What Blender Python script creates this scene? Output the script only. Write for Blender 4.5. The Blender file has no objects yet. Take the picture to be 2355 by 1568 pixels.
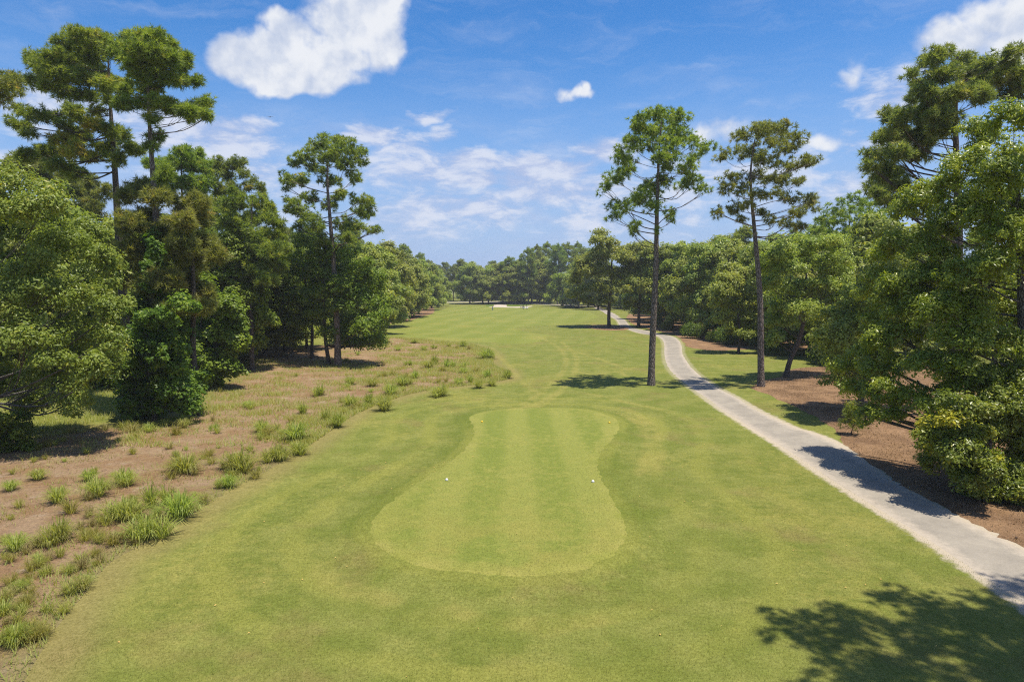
import bpy, bmesh, math, random
import numpy as np
from mathutils import Vector, geometry

R = math.radians
SC = bpy.context.scene
COL = SC.collection

# ------------------------------------------------------------------ camera
CAM_H, PITCH = 10.0, R(4.65)
cam_d = bpy.data.cameras.new('camera')
cam_d.sensor_width = 36.0
cam_d.lens = 24.0
cam_d.clip_start, cam_d.clip_end = 0.1, 20000.0
cam = bpy.data.objects.new('camera', cam_d)
COL.objects.link(cam)
cam.location = (0, 0, CAM_H)
cam.rotation_euler = (math.pi/2 - PITCH, 0, 0)
SC.camera = cam

# ------------------------------------------------------------------ exposure
SC.view_settings.view_transform = 'Standard'
SC.view_settings.look = 'None'
SC.view_settings.exposure = 0.63
SC.view_settings.gamma = 1.0
SC.view_settings.use_curve_mapping = False
SC.cycles.max_bounces = 8
SC.cycles.diffuse_bounces = 6
SC.cycles.transmission_bounces = 4
SC.cycles.sample_clamp_indirect = 8.0
SC.cycles.use_denoising = False
SC.cycles.filter_width = 1.15

# sun: high, from the right, a little behind the camera
SUN_DIR = Vector((0.21, -0.115, 0.972)).normalized()      # towards the sun
SUN_EL = math.asin(SUN_DIR.z)

sun_d = bpy.data.lights.new('sun', 'SUN')
sun_d.energy = 4.5
sun_d.angle = R(0.5)
sun_d.color = (1.0, 0.935, 0.80)
sun = bpy.data.objects.new('sun', sun_d)
COL.objects.link(sun)
sun.location = (40, -20, 200)
sun.rotation_euler = (-SUN_DIR).to_track_quat('-Z', 'Y').to_euler()


# ------------------------------------------------------------------ node helper
class NT:
    def __init__(s, tree):
        s.t = tree
        s.N = tree.nodes
        s.L = tree.links

    def n(s, typ, **kw):
        nd = s.N.new(typ)
        for k, v in kw.items():
            setattr(nd, k, v)
        return nd

    def put(s, sock, v):
        if v is None:
            return
        if isinstance(v, bpy.types.NodeSocket):
            s.L.new(v, sock)
        else:
            if sock.type == 'RGBA' and isinstance(v, (tuple, list)) and len(v) == 3:
                v = (*v, 1.0)
            sock.default_value = v

    def m(s, op, a, b=None, c=None, clamp=False):
        nd = s.n('ShaderNodeMath', operation=op, use_clamp=clamp)
        for i, v in enumerate((a, b, c)):
            s.put(nd.inputs[i], v)
        return nd.outputs[0]

    def vm(s, op, a, b=None, out=0):
        nd = s.n('ShaderNodeVectorMath', operation=op)
        s.put(nd.inputs[0], a)
        if b is not None:
            s.put(nd.inputs[3 if op == 'SCALE' else 1], b)
        return nd.outputs[out]

    def mix(s, f, a, b, blend='MIX'):
        nd = s.n('ShaderNodeMix', data_type='RGBA', blend_type=blend)
        s.put(nd.inputs[0], f)
        s.put(nd.inputs[6], a)
        s.put(nd.inputs[7], b)
        return nd.outputs[2]

    def noise(s, vec, scale, detail=3.0, rough=0.55, dist=0.0, color=False):
        nd = s.n('ShaderNodeTexNoise')
        s.put(nd.inputs['Vector'], vec)
        nd.inputs['Scale'].default_value = scale
        nd.inputs['Detail'].default_value = detail
        nd.inputs['Roughness'].default_value = rough
        nd.inputs['Distortion'].default_value = dist
        return nd.outputs[1 if color else 0]

    def ss(s, v, lo, hi, to0=0.0, to1=1.0):
        nd = s.n('ShaderNodeMapRange', interpolation_type='SMOOTHSTEP')
        s.put(nd.inputs[0], v)
        nd.inputs[1].default_value = lo
        nd.inputs[2].default_value = hi
        nd.inputs[3].default_value = to0
        nd.inputs[4].default_value = to1
        return nd.outputs[0]

    def attr(s, name):
        nd = s.n('ShaderNodeAttribute', attribute_name=name)
        return nd.outputs['Fac']

    def comb(s, x, y, z):
        nd = s.n('ShaderNodeCombineXYZ')
        for i, v in enumerate((x, y, z)):
            s.put(nd.inputs[i], v)
        return nd.outputs[0]


def px_dir(px, py):
    """direction of a point of the photograph (2354 x 1568 pixels) seen from the camera"""
    a, b = (px - 1177.0)/1569.3, (784.0 - py)/1569.3
    return Vector((a, math.cos(PITCH) + b*math.sin(PITCH), -math.sin(PITCH) + b*math.cos(PITCH)))


# ------------------------------------------------------------------ sky
W = bpy.data.worlds.new('World')
SC.world = W
W.use_nodes = True
W.node_tree.nodes.clear()
w = NT(W.node_tree)
sky = w.n('ShaderNodeTexSky', sky_type='NISHITA')
sky.sun_disc = False
sky.sun_elevation = SUN_EL
sky.sun_rotation = math.atan2(SUN_DIR.x, SUN_DIR.y)
sky.air_density, sky.dust_density, sky.ozone_density = 1.0, 0.6, 3.0
hs = w.n('ShaderNodeHueSaturation')
hs.inputs['Hue'].default_value = 0.506
hs.inputs['Saturation'].default_value = 1.38
hs.inputs['Value'].default_value = 1.0
w.L.new(sky.outputs[0], hs.inputs['Color'])
tc = w.n('ShaderNodeTexCoord')
vec = tc.outputs['Generated']
sep = w.n('ShaderNodeSeparateXYZ')
w.L.new(vec, sep.inputs[0])
AZ = w.m('ARCTAN2', sep.outputs[0], sep.outputs[1])
EL = w.m('ARCSINE', sep.outputs[2])
AE = w.comb(AZ, EL, 0.0)
warp = w.noise(AE, 9.0, 4, 0.6, color=True)
AEw = w.vm('ADD', AE, w.vm('SCALE', w.vm('SUBTRACT', warp, (0.5, 0.5, 0.5)), 0.06))
sepw = w.n('ShaderNodeSeparateXYZ')
w.L.new(AEw, sepw.inputs[0])

def cloud_field(lst):
    out = None
    for (px, py, rx, ry, wt) in lst:
        d = px_dir(px, py).normalized()
        ca, ce = math.atan2(d.x, d.y), math.asin(d.z)
        da = w.m('MULTIPLY', w.m('SUBTRACT', sepw.outputs[0], ca), 1569.0/rx)
        de = w.m('MULTIPLY', w.m('SUBTRACT', sepw.outputs[1], ce), 1569.0/ry)
        d2 = w.m('MULTIPLY_ADD', da, da, w.m('MULTIPLY', de, de))
        f = w.m('MULTIPLY', w.m('SUBTRACT', 1.0, d2), wt)
        out = f if out is None else w.m('MAXIMUM', out, f)
    return w.m('MAXIMUM', out, -2.0)

cumulus = cloud_field([
    (830, 40, 110, 90, 1.0), (765, 55, 80, 70, .9), (690, 85, 90, 50, .9), (740, 110, 130, 65, 1.0), (620, 140, 105, 55, 1.0), (880, 100, 60, 65, .9), (530, 135, 65, 40, .9),
    (720, 165, 130, 40, .9), (860, -10, 90, 60, 1.0), (640, 175, 90, 30, .8),
    (1325, 212, 42, 14, .42), (1285, 210, 22, 15, .38), (1345, 200, 16, 11, .35), (1660, 312, 62, 34, .6), (1880, 330, 46, 18, .35), (1700, 345, 40, 25, .4),
    (1955, 148, 24, 26, .42), (1935, 172, 34, 22, .42), (1905, 196, 34, 14, .32), (2240, 85, 110, 40, .7), (2310, 40, 80, 50, .8), (2170, 110, 60, 25, .55), (2354, 100, 90, 60, .7)])
soft = cloud_field([
    (500, 300, 130, 55, .8), (580, 290, 60, 40, .7), (860, 312, 75, 30, .85), (930, 345, 110, 40, .55), (985, 262, 55, 14, .6), (1010, 310, 40, 20, .5),
    (1090, 370, 110, 34, 1.0), (1240, 385, 150, 36, 1.1), (1390, 345, 90, 40, .95), (1150, 410, 200, 34, .95), (1000, 400, 210, 60, .7), (1060, 480, 240, 50, .65), (1280, 440, 220, 50, .75), (1420, 500, 200, 50, .5), (950, 500, 160, 60, .5), (420, 360, 120, 60, .6), (1720, 420, 160, 60, .45),
    (1060, 492, 50, 14, .55), (600, 390, 70, 30, .6), (540, 330, 120, 40, .7), (130, 235, 180, 45, .45), (20, 360, 60, 20, .6),
    (2060, 205, 90, 45, .6), (1950, 440, 80, 50, .5), (1600, 420, 160, 60, .35), (1350, 460, 260, 50, .35), (700, 440, 120, 50, .35), (2000, 330, 80, 40, .35),
    (330, 300, 90, 50, .5), (1830, 380, 60, 40, .4)])
nA = w.noise(AE, 13.0, 9, 0.53)
nL = w.noise(AEw, 10.0, 5, 0.5)
nL2 = w.noise(w.vm('ADD', AEw, (-0.008, 0.022, 0.0)), 10.0, 5, 0.5)
nB = w.noise(w.vm('MULTIPLY', AE, (1.0, 2.6, 1.0)), 14.0, 8, 0.62, 0.3)
a1 = w.ss(w.m('ADD', cumulus, w.m('MULTIPLY', w.m('SUBTRACT', nA, 0.5), 2.7)), -0.15, 0.62)
a2 = w.ss(w.m('ADD', soft, w.m('MULTIPLY', w.m('SUBTRACT', nB, 0.5), 3.2)), -0.30, 0.95, 0.0, 0.90)
# thin streaks over the whole sky, and fair weather cloud outside the view, thickened to add white fill light
strk = w.noise(w.vm('MULTIPLY', w.vm('ADD', AEw, (3.1, 0.0, 0.0)), (2.2, 11.0, 1.0)), 2.6, 7, 0.62, 0.6)
a3 = w.ss(strk, 0.42, 0.95, 0.0, 0.42)
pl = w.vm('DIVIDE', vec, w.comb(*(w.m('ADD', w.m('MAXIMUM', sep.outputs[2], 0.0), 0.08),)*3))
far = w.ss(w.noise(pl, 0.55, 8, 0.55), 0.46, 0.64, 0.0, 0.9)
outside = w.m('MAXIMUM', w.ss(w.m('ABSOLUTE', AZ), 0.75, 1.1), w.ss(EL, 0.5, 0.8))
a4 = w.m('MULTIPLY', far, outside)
veil = w.m('MULTIPLY', w.ss(w.noise(w.vm('MULTIPLY', AEw, (1.0, 3.0, 1.0)), 5.0, 7, 0.6), 0.42, 0.72, 0.0, 0.6), w.m('MULTIPLY', w.ss(EL, 0.02, 0.07), w.ss(EL, 0.27, 0.15)))
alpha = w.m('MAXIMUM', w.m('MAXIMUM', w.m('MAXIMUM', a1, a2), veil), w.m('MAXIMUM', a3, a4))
nA2 = w.noise(w.vm('ADD', AE, (-0.005, 0.012, 0.0)), 13.0, 9, 0.53)
lit = w.ss(w.m('ADD', w.m('SUBTRACT', nL, nL2), w.m('MULTIPLY', w.m('SUBTRACT', nA, nA2), 0.7)), -0.17, 0.11)
thick = w.ss(w.m('ADD', cumulus, w.m('MULTIPLY', w.m('SUBTRACT', nA, 0.5), 2.6)), 0.2, 1.3)
body = w.mix(lit, (0.58, 0.67, 0.86), (0.93, 0.96, 1.02))
thin_c = w.mix(w.ss(nB, 0.4, 0.62), (0.50, 0.60, 0.87), (0.80, 0.85, 0.99))
ccol = w.mix(a1, thin_c, body)
ccol = w.vm('SCALE', ccol, 5.7)
# the horizon air is milky
hz = w.ss(EL, -0.05, 0.36, 0.95, 0.0)
skyc = w.mix(hz, hs.outputs[0], (2.05, 2.95, 5.1))
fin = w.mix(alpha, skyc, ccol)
bg = w.n('ShaderNodeBackground')
bg.inputs['Strength'].default_value = 0.103
w.L.new(fin, bg.inputs['Color'])
wo = w.n('ShaderNodeOutputWorld')
w.L.new(bg.outputs[0], wo.inputs['Surface'])


# ------------------------------------------------------------------ materials
def new_mat(name):
    m = bpy.data.materials.new(name)
    m.use_nodes = True
    m.node_tree.nodes.clear()
    return m, NT(m.node_tree)


def finish(t, color, rough=0.9, spec=0.25, bump=None, bump_d=0.05, strength=1.0, metal=0.0):
    p = t.n('ShaderNodeBsdfPrincipled')
    t.put(p.inputs['Base Color'], color)
    t.put(p.inputs['Roughness'], rough)
    p.inputs['Specular IOR Level'].default_value = spec
    p.inputs['Metallic'].default_value = metal
    if bump is not None:
        b = t.n('ShaderNodeBump')
        b.inputs['Distance'].default_value = bump_d
        b.inputs['Strength'].default_value = strength
        t.L.new(bump, b.inputs['Height'])
        t.L.new(b.outputs[0], p.inputs['Normal'])
    o = t.n('ShaderNodeOutputMaterial')
    t.L.new(p.outputs[0], o.inputs[0])
    return p


def plain(name, color, rough=0.6, spec=0.4, metal=0.0, var=0.12, scale=6.0):
    m, t = new_mat(name)
    g = t.n('ShaderNodeNewGeometry').outputs['Position']
    v = t.noise(g, scale, 4)
    c = t.mix(v, tuple(x*(1-var) for x in color), tuple(min(1, x*(1+var)) for x in color))
    finish(t, c, rough, spec, metal=metal)
    return m


def leaf_mat(name, dark, mid, light, odd, rough=0.5, spec=0.35, trans=0.3, tr_tint=(1.45, 1.45, 0.6), obj_var=0.25):
    """dark..light are colours of leaves of different age, odd is the colour of dying ones"""
    m, t = new_mat(name)
    tint = t.attr('tint')
    rp = t.n('ShaderNodeValToRGB')
    e = rp.color_ramp.elements
    e[0].position, e[0].color = 0.0, (*dark, 1)
    e[1].position, e[1].color = 1.0, (*odd, 1)
    a = e.new(0.35); a.color = (*mid, 1)
    b = e.new(0.70); b.color = (*light, 1)
    t.L.new(tint, rp.inputs[0])
    oi = t.n('ShaderNodeObjectInfo')
    h = t.n('ShaderNodeHueSaturation')
    t.L.new(rp.outputs[0], h.inputs['Color'])
    h.inputs['Hue'].default_value = 0.5
    t.L.new(t.m('MULTIPLY_ADD', oi.outputs['Random'], obj_var, 1 - obj_var*0.5), h.inputs['Value'])
    t.L.new(t.m('MULTIPLY_ADD', oi.outputs['Random'], 0.03, 0.485), h.inputs['Hue'])
    p = t.n('ShaderNodeBsdfPrincipled')
    t.L.new(h.outputs[0], p.inputs['Base Color'])
    p.inputs['Roughness'].default_value = rough
    p.inputs['Specular IOR Level'].default_value = spec
    tr = t.n('ShaderNodeBsdfTranslucent')
    t.L.new(t.vm('MULTIPLY', h.outputs[0], tr_tint), tr.inputs['Color'])
    mx = t.n('ShaderNodeMixShader')
    mx.inputs[0].default_value = trans
    t.L.new(p.outputs[0], mx.inputs[1])
    t.L.new(tr.outputs[0], mx.inputs[2])
    o = t.n('ShaderNodeOutputMaterial')
    t.L.new(mx.outputs[0], o.inputs[0])
    return m


def bark_mat(name, a, b, sc=1.0):
    m, t = new_mat(name)
    g = t.n('ShaderNodeTexCoord').outputs['Object']
    v = t.vm('MULTIPLY', g, (7.0*sc, 7.0*sc, 2.2*sc))
    vo = t.n('ShaderNodeTexVoronoi', feature='DISTANCE_TO_EDGE')
    t.L.new(v, vo.inputs['Vector'])
    vo.inputs['Scale'].default_value = 1.0
    n = t.noise(v, 1.4, 5)
    pl_ = t.ss(vo.outputs['Distance'], 0.0, 0.18)
    c = t.mix(n, a, b)
    c = t.mix(pl_, tuple(x*0.45 for x in a), c)
    finish(t, c, 0.95, 0.1, bump=t.m('MULTIPLY_ADD', n, 0.4, pl_), bump_d=0.05)
    return m


M = {}
M['pine'] = leaf_mat('pine_needles', (0.079, 0.125, 0.025), (0.174, 0.241, 0.045), (0.313, 0.375, 0.070), (0.464, 0.370, 0.077), 0.42, 0.35, 0.45, obj_var=0.15)
M['pine_pale'] = leaf_mat('pale_pine_needles', (0.085, 0.115, 0.030), (0.185, 0.215, 0.058), (0.300, 0.310, 0.085), (0.370, 0.265, 0.085), 0.42, 0.35, 0.45, obj_var=0.1)
M['pine_blue'] = leaf_mat('cool_pine_needles', (0.077, 0.110, 0.034), (0.168, 0.213, 0.061), (0.290, 0.319, 0.088), (0.371, 0.297, 0.086), 0.42, 0.35, 0.45, obj_var=0.1)
M['oak'] = leaf_mat('oak_leaves', (0.110, 0.157, 0.027), (0.232, 0.289, 0.047), (0.383, 0.414, 0.070), (0.510, 0.459, 0.077), 0.42, 0.35, 0.45)
M['oak_pale'] = leaf_mat('pale_oak_leaves', (0.100, 0.134, 0.021), (0.194, 0.232, 0.034), (0.272, 0.295, 0.045), (0.400, 0.329, 0.032), 0.42, 0.35, 0.42, obj_var=0.1)
M['glossy'] = leaf_mat('glossy_leaves', (0.099, 0.140, 0.013), (0.215, 0.260, 0.025), (0.371, 0.392, 0.043), (0.557, 0.493, 0.045), 0.36, 0.5, 0.45, obj_var=0.1)
M['glossy_dark'] = leaf_mat('dark_glossy_leaves', (0.070, 0.112, 0.011), (0.151, 0.202, 0.020), (0.267, 0.302, 0.034), (0.580, 0.526, 0.045), 0.36, 0.5, 0.42, obj_var=0.1)
M['gum'] = leaf_mat('bright_gum_leaves', (0.083, 0.149, 0.014), (0.165, 0.256, 0.023), (0.241, 0.330, 0.031), (0.330, 0.365, 0.038), 0.5, 0.18, 0.36, obj_var=0.1)
M['vine'] = leaf_mat('vine_leaves', (0.049, 0.087, 0.010), (0.100, 0.162, 0.017), (0.186, 0.252, 0.025), (0.313, 0.347, 0.038), 0.42, 0.3, 0.45, obj_var=0.1)
M['maple'] = leaf_mat('midgreen_gum_leaves', (0.070, 0.118, 0.011), (0.145, 0.218, 0.020), (0.249, 0.319, 0.031), (0.360, 0.381, 0.041), 0.45, 0.3, 0.45, obj_var=0.1)
M['sage'] = leaf_mat('grey_green_leaves', (0.140, 0.167, 0.028), (0.262, 0.288, 0.050), (0.370, 0.381, 0.067), (0.447, 0.418, 0.073), 0.42, 0.35, 0.42, obj_var=0.1)
M['grass_blade'] = leaf_mat('clump_grass_blades', (0.153, 0.190, 0.041), (0.277, 0.316, 0.068), (0.389, 0.402, 0.108), (0.496, 0.425, 0.126), 0.5, 0.3, 0.45, obj_var=0.25)
M['grass_dark'] = leaf_mat('dark_clump_blades', (0.130, 0.172, 0.032), (0.248, 0.299, 0.059), (0.366, 0.391, 0.086), (0.425, 0.402, 0.108), 0.5, 0.3, 0.45, obj_var=0.25)
M['grass_yellow'] = leaf_mat('yellow_tuft_blades', (0.15, 0.15, 0.03), (0.26, 0.25, 0.05), (0.36, 0.33, 0.09), (0.42, 0.33, 0.13), 0.5, 0.3, 0.45, obj_var=0.25)
M['grass_mix'] = leaf_mat('mixed_grass_blades', (0.15, 0.19, 0.05), (0.27, 0.30, 0.075), (0.37, 0.36, 0.11), (0.42, 0.34, 0.16), 0.5, 0.3, 0.42, obj_var=0.0)
M['grass_tan'] = leaf_mat('dry_tuft_blades', (0.20, 0.16, 0.07), (0.27, 0.23, 0.09), (0.32, 0.28, 0.10), (0.34, 0.24, 0.12), 0.6, 0.2, 0.3, obj_var=0.25)
M['bark'] = bark_mat('pine_bark', (0.19, 0.150, 0.125), (0.30, 0.25, 0.215))
M['bark_dark'] = bark_mat('dark_bark', (0.105, 0.085, 0.070), (0.19, 0.16, 0.135), 1.6)
M['bark_grey'] = bark_mat('grey_bark', (0.15, 0.135, 0.115), (0.24, 0.22, 0.19), 2.0)


# ------------------------------------------------------------------ terrain
def poly_sdf(x, y, poly):
    """signed distance to a closed polygon, negative inside"""
    P = np.asarray(poly, float)
    Q = np.roll(P, -1, 0)
    d2 = np.full(x.shape, 1e18)
    ins = np.zeros(x.shape, bool)
    for (ax, ay), (bx, by) in zip(P, Q):
        ex, ey = bx-ax, by-ay
        wx, wy = x-ax, y-ay
        tt = np.clip((wx*ex + wy*ey)/max(ex*ex+ey*ey, 1e-12), 0, 1)
        d2 = np.minimum(d2, (wx-ex*tt)**2 + (wy-ey*tt)**2)
        cond = ((ay > y) != (by > y))
        with np.errstate(divide='ignore', invalid='ignore'):
            xi = ax + (y-ay)*ex/np.where(by-ay == 0, 1e-12, by-ay)
        ins ^= cond & (x < xi)
    d = np.sqrt(d2)
    return np.where(ins, -d, d)


def line_dist(x, y, pts):
    d2 = np.full(x.shape, 1e18)
    for (ax, ay), (bx, by) in zip(pts[:-1], pts[1:]):
        ex, ey = bx-ax, by-ay
        tt = np.clip(((x-ax)*ex + (y-ay)*ey)/max(ex*ex+ey*ey, 1e-12), 0, 1)
        d2 = np.minimum(d2, (x-ax-ex*tt)**2 + (y-ay-ey*tt)**2)
    return np.sqrt(d2)


def sstep(v, a, b):
    t = np.clip((v-a)/(b-a), 0, 1)
    return t*t*(3-2*t)


def flat_at(px, py):
    d = px_dir(px, py)
    k = -CAM_H/d.z
    return (d.x*k, d.y*k)


def spline(pts, n=6, closed=False):
    """Catmull-Rom through the points"""
    P = [np.array(p, float) for p in pts]
    out = []
    m = len(P)
    rng = range(m if closed else m-1)
    for i in rng:
        p0 = P[(i-1) % m] if (closed or i > 0) else P[0]
        p1, p2 = P[i], P[(i+1) % m]
        p3 = P[(i+2) % m] if (closed or i+2 < m) else P[-1]
        for k in range(n):
            t = k/n
            out.append(0.5*((2*p1) + (p2-p0)*t + (2*p0-5*p1+4*p2-p3)*t*t + (3*p1-p0-3*p2+p3)*t**3))
    if not closed:
        out.append(P[-1])
    return out


def zt(x, y):      # helper: points read off one enlarged view of the tee
    return (785 + x*.4244, 902.5 + y*.4244)


tee_px = [zt(*p) for p in [(700,130),(850,97),(1090,88),(1300,96),(1430,125),(1500,165),(1495,230),(1450,290),(1405,340),(1390,400),(1405,470),
          (1450,560),(1490,640),(1530,720),(1540,800),(1500,880),(1400,950),(1250,1005),(1000,1030),(750,1015),(500,985),(300,930),
          (200,860),(150,780),(165,720),(230,640),(350,550),(480,460),(600,380),(680,300),(715,240),(705,180)]]
TEE = [tuple(p) for p in spline([flat_at(*p) for p in tee_px], 5, True)]

BUMPS = [(10, 128, 26, 9, 0.55), (-8, 96, 18, 12, -0.25), (28, 190, 20, 14, 0.4), (-20, 215, 24, 16, 0.5), (22, 95, 9, 11, 0.35),
         (8, 372, 26, 14, 0.9), (-20, 60, 14, 20, -0.35), (-45, 120, 30, 40, 0.3), (4, 150, 30, 12, -0.3), (40, 60, 12, 25, 0.4), (-14, 300, 12, 20, 0.35)]


def height(x, y):
    x = np.asarray(x, float)
    y = np.asarray(y, float)
    h = np.zeros(np.broadcast(x, y).shape)
    for bx, by, sx, sy, a in BUMPS:
        h = h + a*np.exp(-((x-bx)/sx)**2 - ((y-by)/sy)**2)
    h = h + 1.6*sstep(y, 330, 430) + 0.10*np.sin(x*0.13+1.3)*np.sin(y*0.09) * sstep(y, 20, 60)
    return h


_hbase = height


TEE_A = np.array(TEE)
TEE_B = np.roll(TEE_A, -1, 0)
TEE_E = TEE_B - TEE_A
TEE_LO, TEE_HI = TEE_A.min(0) - 3, TEE_A.max(0) + 3
MOUND = 0.22


def tee_scalar(x, y):
    wv = np.array((x, y)) - TEE_A
    tt = np.clip((wv*TEE_E).sum(1)/(TEE_E*TEE_E).sum(1), 0, 1)
    d = math.sqrt(((wv - TEE_E*tt[:, None])**2).sum(1).min())
    c = (TEE_A[:, 1] > y) != (TEE_B[:, 1] > y)
    xi = TEE_A[c, 0] + (y - TEE_A[c, 1])*TEE_E[c, 0]/TEE_E[c, 1]
    return -d if (np.count_nonzero(x < xi) % 2) else d


def height(x, y):
    if np.ndim(x) == 0 and np.ndim(y) == 0:
        h = 0.0
        for bx, by, sx, sy, a in BUMPS:
            h += a*math.exp(-((x-bx)/sx)**2 - ((y-by)/sy)**2)
        f = lambda v, a, b: (lambda t: t*t*(3-2*t))(min(1.0, max(0.0, (v-a)/(b-a))))
        h += 1.6*f(y, 330, 430) + 0.10*math.sin(x*0.13+1.3)*math.sin(y*0.09)*f(y, 20, 60)
        if TEE_LO[0] < x < TEE_HI[0] and TEE_LO[1] < y < TEE_HI[1]:
            h += MOUND*f(tee_scalar(x, y), 1.8, -0.3)
        return h
    x = np.asarray(x, float)
    y = np.asarray(y, float)
    h = _hbase(x, y)
    near = (np.abs(x) < 30) & (y > 5) & (y < 90)
    if np.any(near):
        d = np.full(h.shape, 50.0)
        xx = np.broadcast_to(x, h.shape)
        yy = np.broadcast_to(y, h.shape)
        if h.shape == ():
            d = poly_sdf(xx.reshape(1), yy.reshape(1), TEE)[0]
        else:
            d[near] = poly_sdf(xx[near], yy[near], TEE)
        h = h + MOUND*sstep(d, 1.8, -0.3)
    return h


def at(px, py):
    """the ground under a pixel of the photograph"""
    d = px_dir(px, py)
    z = 0.0
    p = None
    for _ in range(9):
        k = (z - CAM_H)/d.z
        p = d*k
        z = 0.5*z + 0.5*float(height(p.x, p.y)) if _ > 3 else float(height(p.x, p.y))
    return Vector((p.x, p.y, z))


def on_plane(px, py, yplane):
    """the point under a pixel at a given distance"""
    d = px_dir(px, py)
    k = yplane/d.y
    return Vector((d.x*k, yplane, CAM_H + d.z*k))


# ------------------------------------------------------------------ mesh helper
class MB:
    def __init__(s):
        s.v, s.f3, s.f4, s.t, s.n = [], [], [], [], 0

    def add(s, v, f, tint=None):
        v = np.asarray(v, np.float32).reshape(-1, 3)
        f = np.asarray(f, np.int32)
        (s.f3 if f.shape[1] == 3 else s.f4).append(f + s.n)
        s.v.append(v)
        s.t.append(np.zeros(len(v), np.float32) if tint is None else np.asarray(tint, np.float32))
        s.n += len(v)

    def tube(s, pts, rad, sides=6, cap=True):
        P = np.asarray([tuple(p) for p in pts], float)
        n = len(P)
        T = np.gradient(P, axis=0)
        T /= np.linalg.norm(T, axis=1, keepdims=True) + 1e-9
        ref = np.array((0.0, 1.0, 0.0)) if abs(T[0][2]) > 0.7 else np.array((0.0, 0.0, 1.0))
        U = np.cross(T, ref)
        U /= np.linalg.norm(U, axis=1, keepdims=True) + 1e-9
        V = np.cross(T, U)
        a = np.linspace(0, 2*math.pi, sides, endpoint=False)
        r = np.asarray(rad, float)[:, None, None]
        ring = P[:, None, :] + r*(np.cos(a)[None, :, None]*U[:, None, :] + np.sin(a)[None, :, None]*V[:, None, :])
        kk = np.arange(sides)
        k2 = (kk+1) % sides
        ii = np.arange(n-1)[:, None]*sides
        q = np.stack((ii+kk, ii+k2, ii+sides+k2, ii+sides+kk), -1).reshape(-1, 4)
        s.add(ring.reshape(-1, 3), q)
        if cap:
            for end in (0, n-1):
                c = [tuple(P[end])] + [tuple(x) for x in ring[end]]
                s.add(c, [(0, k+1, (k+1) % sides + 1) if end else (0, (k+1) % sides + 1, k+1) for k in range(sides)])

    def box(s, c, size, rot=0.0, bev=0.0):
        hx, hy, hz = size[0]/2, size[1]/2, size[2]/2
        b = min(bev, hx*.9, hy*.9, hz*.9)
        v = []
        if b <= 0:
            for z in (-hz, hz):
                for x, y in ((-hx, -hy), (hx, -hy), (hx, hy), (-hx, hy)):
                    v.append((x, y, z))
            q = [(0,3,2,1),(4,5,6,7),(0,1,5,4),(1,2,6,5),(2,3,7,6),(3,0,4,7)]
        else:
            for z, i in ((-hz, b), (-hz+b, 0), (hz-b, 0), (hz, b)):
                for x, y in ((-hx+i, -hy+i), (hx-i, -hy+i), (hx-i, hy-i), (-hx+i, hy-i)):
                    v.append((x, y, z))
            q = [(0,3,2,1),(12,13,14,15)]
            for l in range(3):
                for k in range(4):
                    q.append((l*4+k, l*4+(k+1) % 4, l*4+4+(k+1) % 4, l*4+4+k))
        v = np.array(v)
        if rot:
            cr, sr = math.cos(rot), math.sin(rot)
            v[:, :2] = np.stack((v[:, 0]*cr - v[:, 1]*sr, v[:, 0]*sr + v[:, 1]*cr), 1)
        s.add(v + np.asarray(c, float), q)

    def lathe(s, prof, c=(0, 0, 0), n=12):
        a = np.linspace(0, 2*math.pi, n, endpoint=False)
        v = [(c[0]+r*math.cos(t), c[1]+r*math.sin(t), c[2]+z) for r, z in prof for t in a]
        q = [(i*n+k, i*n+(k+1) % n, (i+1)*n+(k+1) % n, (i+1)*n+k) for i in range(len(prof)-1) for k in range(n)]
        s.add(v, q)

    def build(s, name, mat, parent=None, smooth=True, tint=False, loc=None):
        me = bpy.data.meshes.new(name)
        V = np.concatenate(s.v)
        f3 = np.concatenate(s.f3) if s.f3 else np.zeros((0, 3), np.int32)
        f4 = np.concatenate(s.f4) if s.f4 else np.zeros((0, 4), np.int32)
        me.vertices.add(len(V))
        me.vertices.foreach_set('co', V.ravel())
        nl = f3.size + f4.size
        me.loops.add(nl)
        me.loops.foreach_set('vertex_index', np.concatenate((f3.ravel(), f4.ravel())))
        me.polygons.add(len(f3) + len(f4))
        st = np.concatenate((np.arange(len(f3))*3, f3.size + np.arange(len(f4))*4)).astype(np.int32)
        me.polygons.foreach_set('loop_start', st)
        me.polygons.foreach_set('use_smooth', np.full(len(st), smooth))
        me.update(calc_edges=True)
        if tint:
            a = me.attributes.new('tint', 'FLOAT', 'POINT')
            a.data.foreach_set('value', np.concatenate(s.t))
        if isinstance(mat, (list, tuple)):
            for x in mat:
                me.materials.append(x)
        else:
            me.materials.append(mat)
        o = bpy.data.objects.new(name, me)
        COL.objects.link(o)
        if parent is not None:
            o.parent = parent
        if loc is not None:
            o.location = loc
        return o


def tag(o, label=None, cat=None, group=None, kind=None):
    if label: o['label'] = label
    if cat: o['category'] = cat
    if group: o['group'] = group
    if kind: o['kind'] = kind
    return o


def empty(name, loc, rz=0.0):
    o = bpy.data.objects.new(name, None)
    o.empty_display_size = 0.3
    COL.objects.link(o)
    o.location = loc
    o.rotation_euler = (0, 0, rz)
    return o


def copy_tree(root, loc, rz, scale, label=None, group=None):
    c = root.copy()
    COL.objects.link(c)
    c.location = loc
    c.rotation_euler = (0, 0, rz)
    c.scale = scale if isinstance(scale, tuple) else (scale,)*3
    if label: c['label'] = label
    if group: c['group'] = group
    for ch in root.children:
        k = ch.copy()
        COL.objects.link(k)
        k.parent = c
        for g in ch.children:
            gg = g.copy()
            COL.objects.link(gg)
            gg.parent = k
    return c


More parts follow.
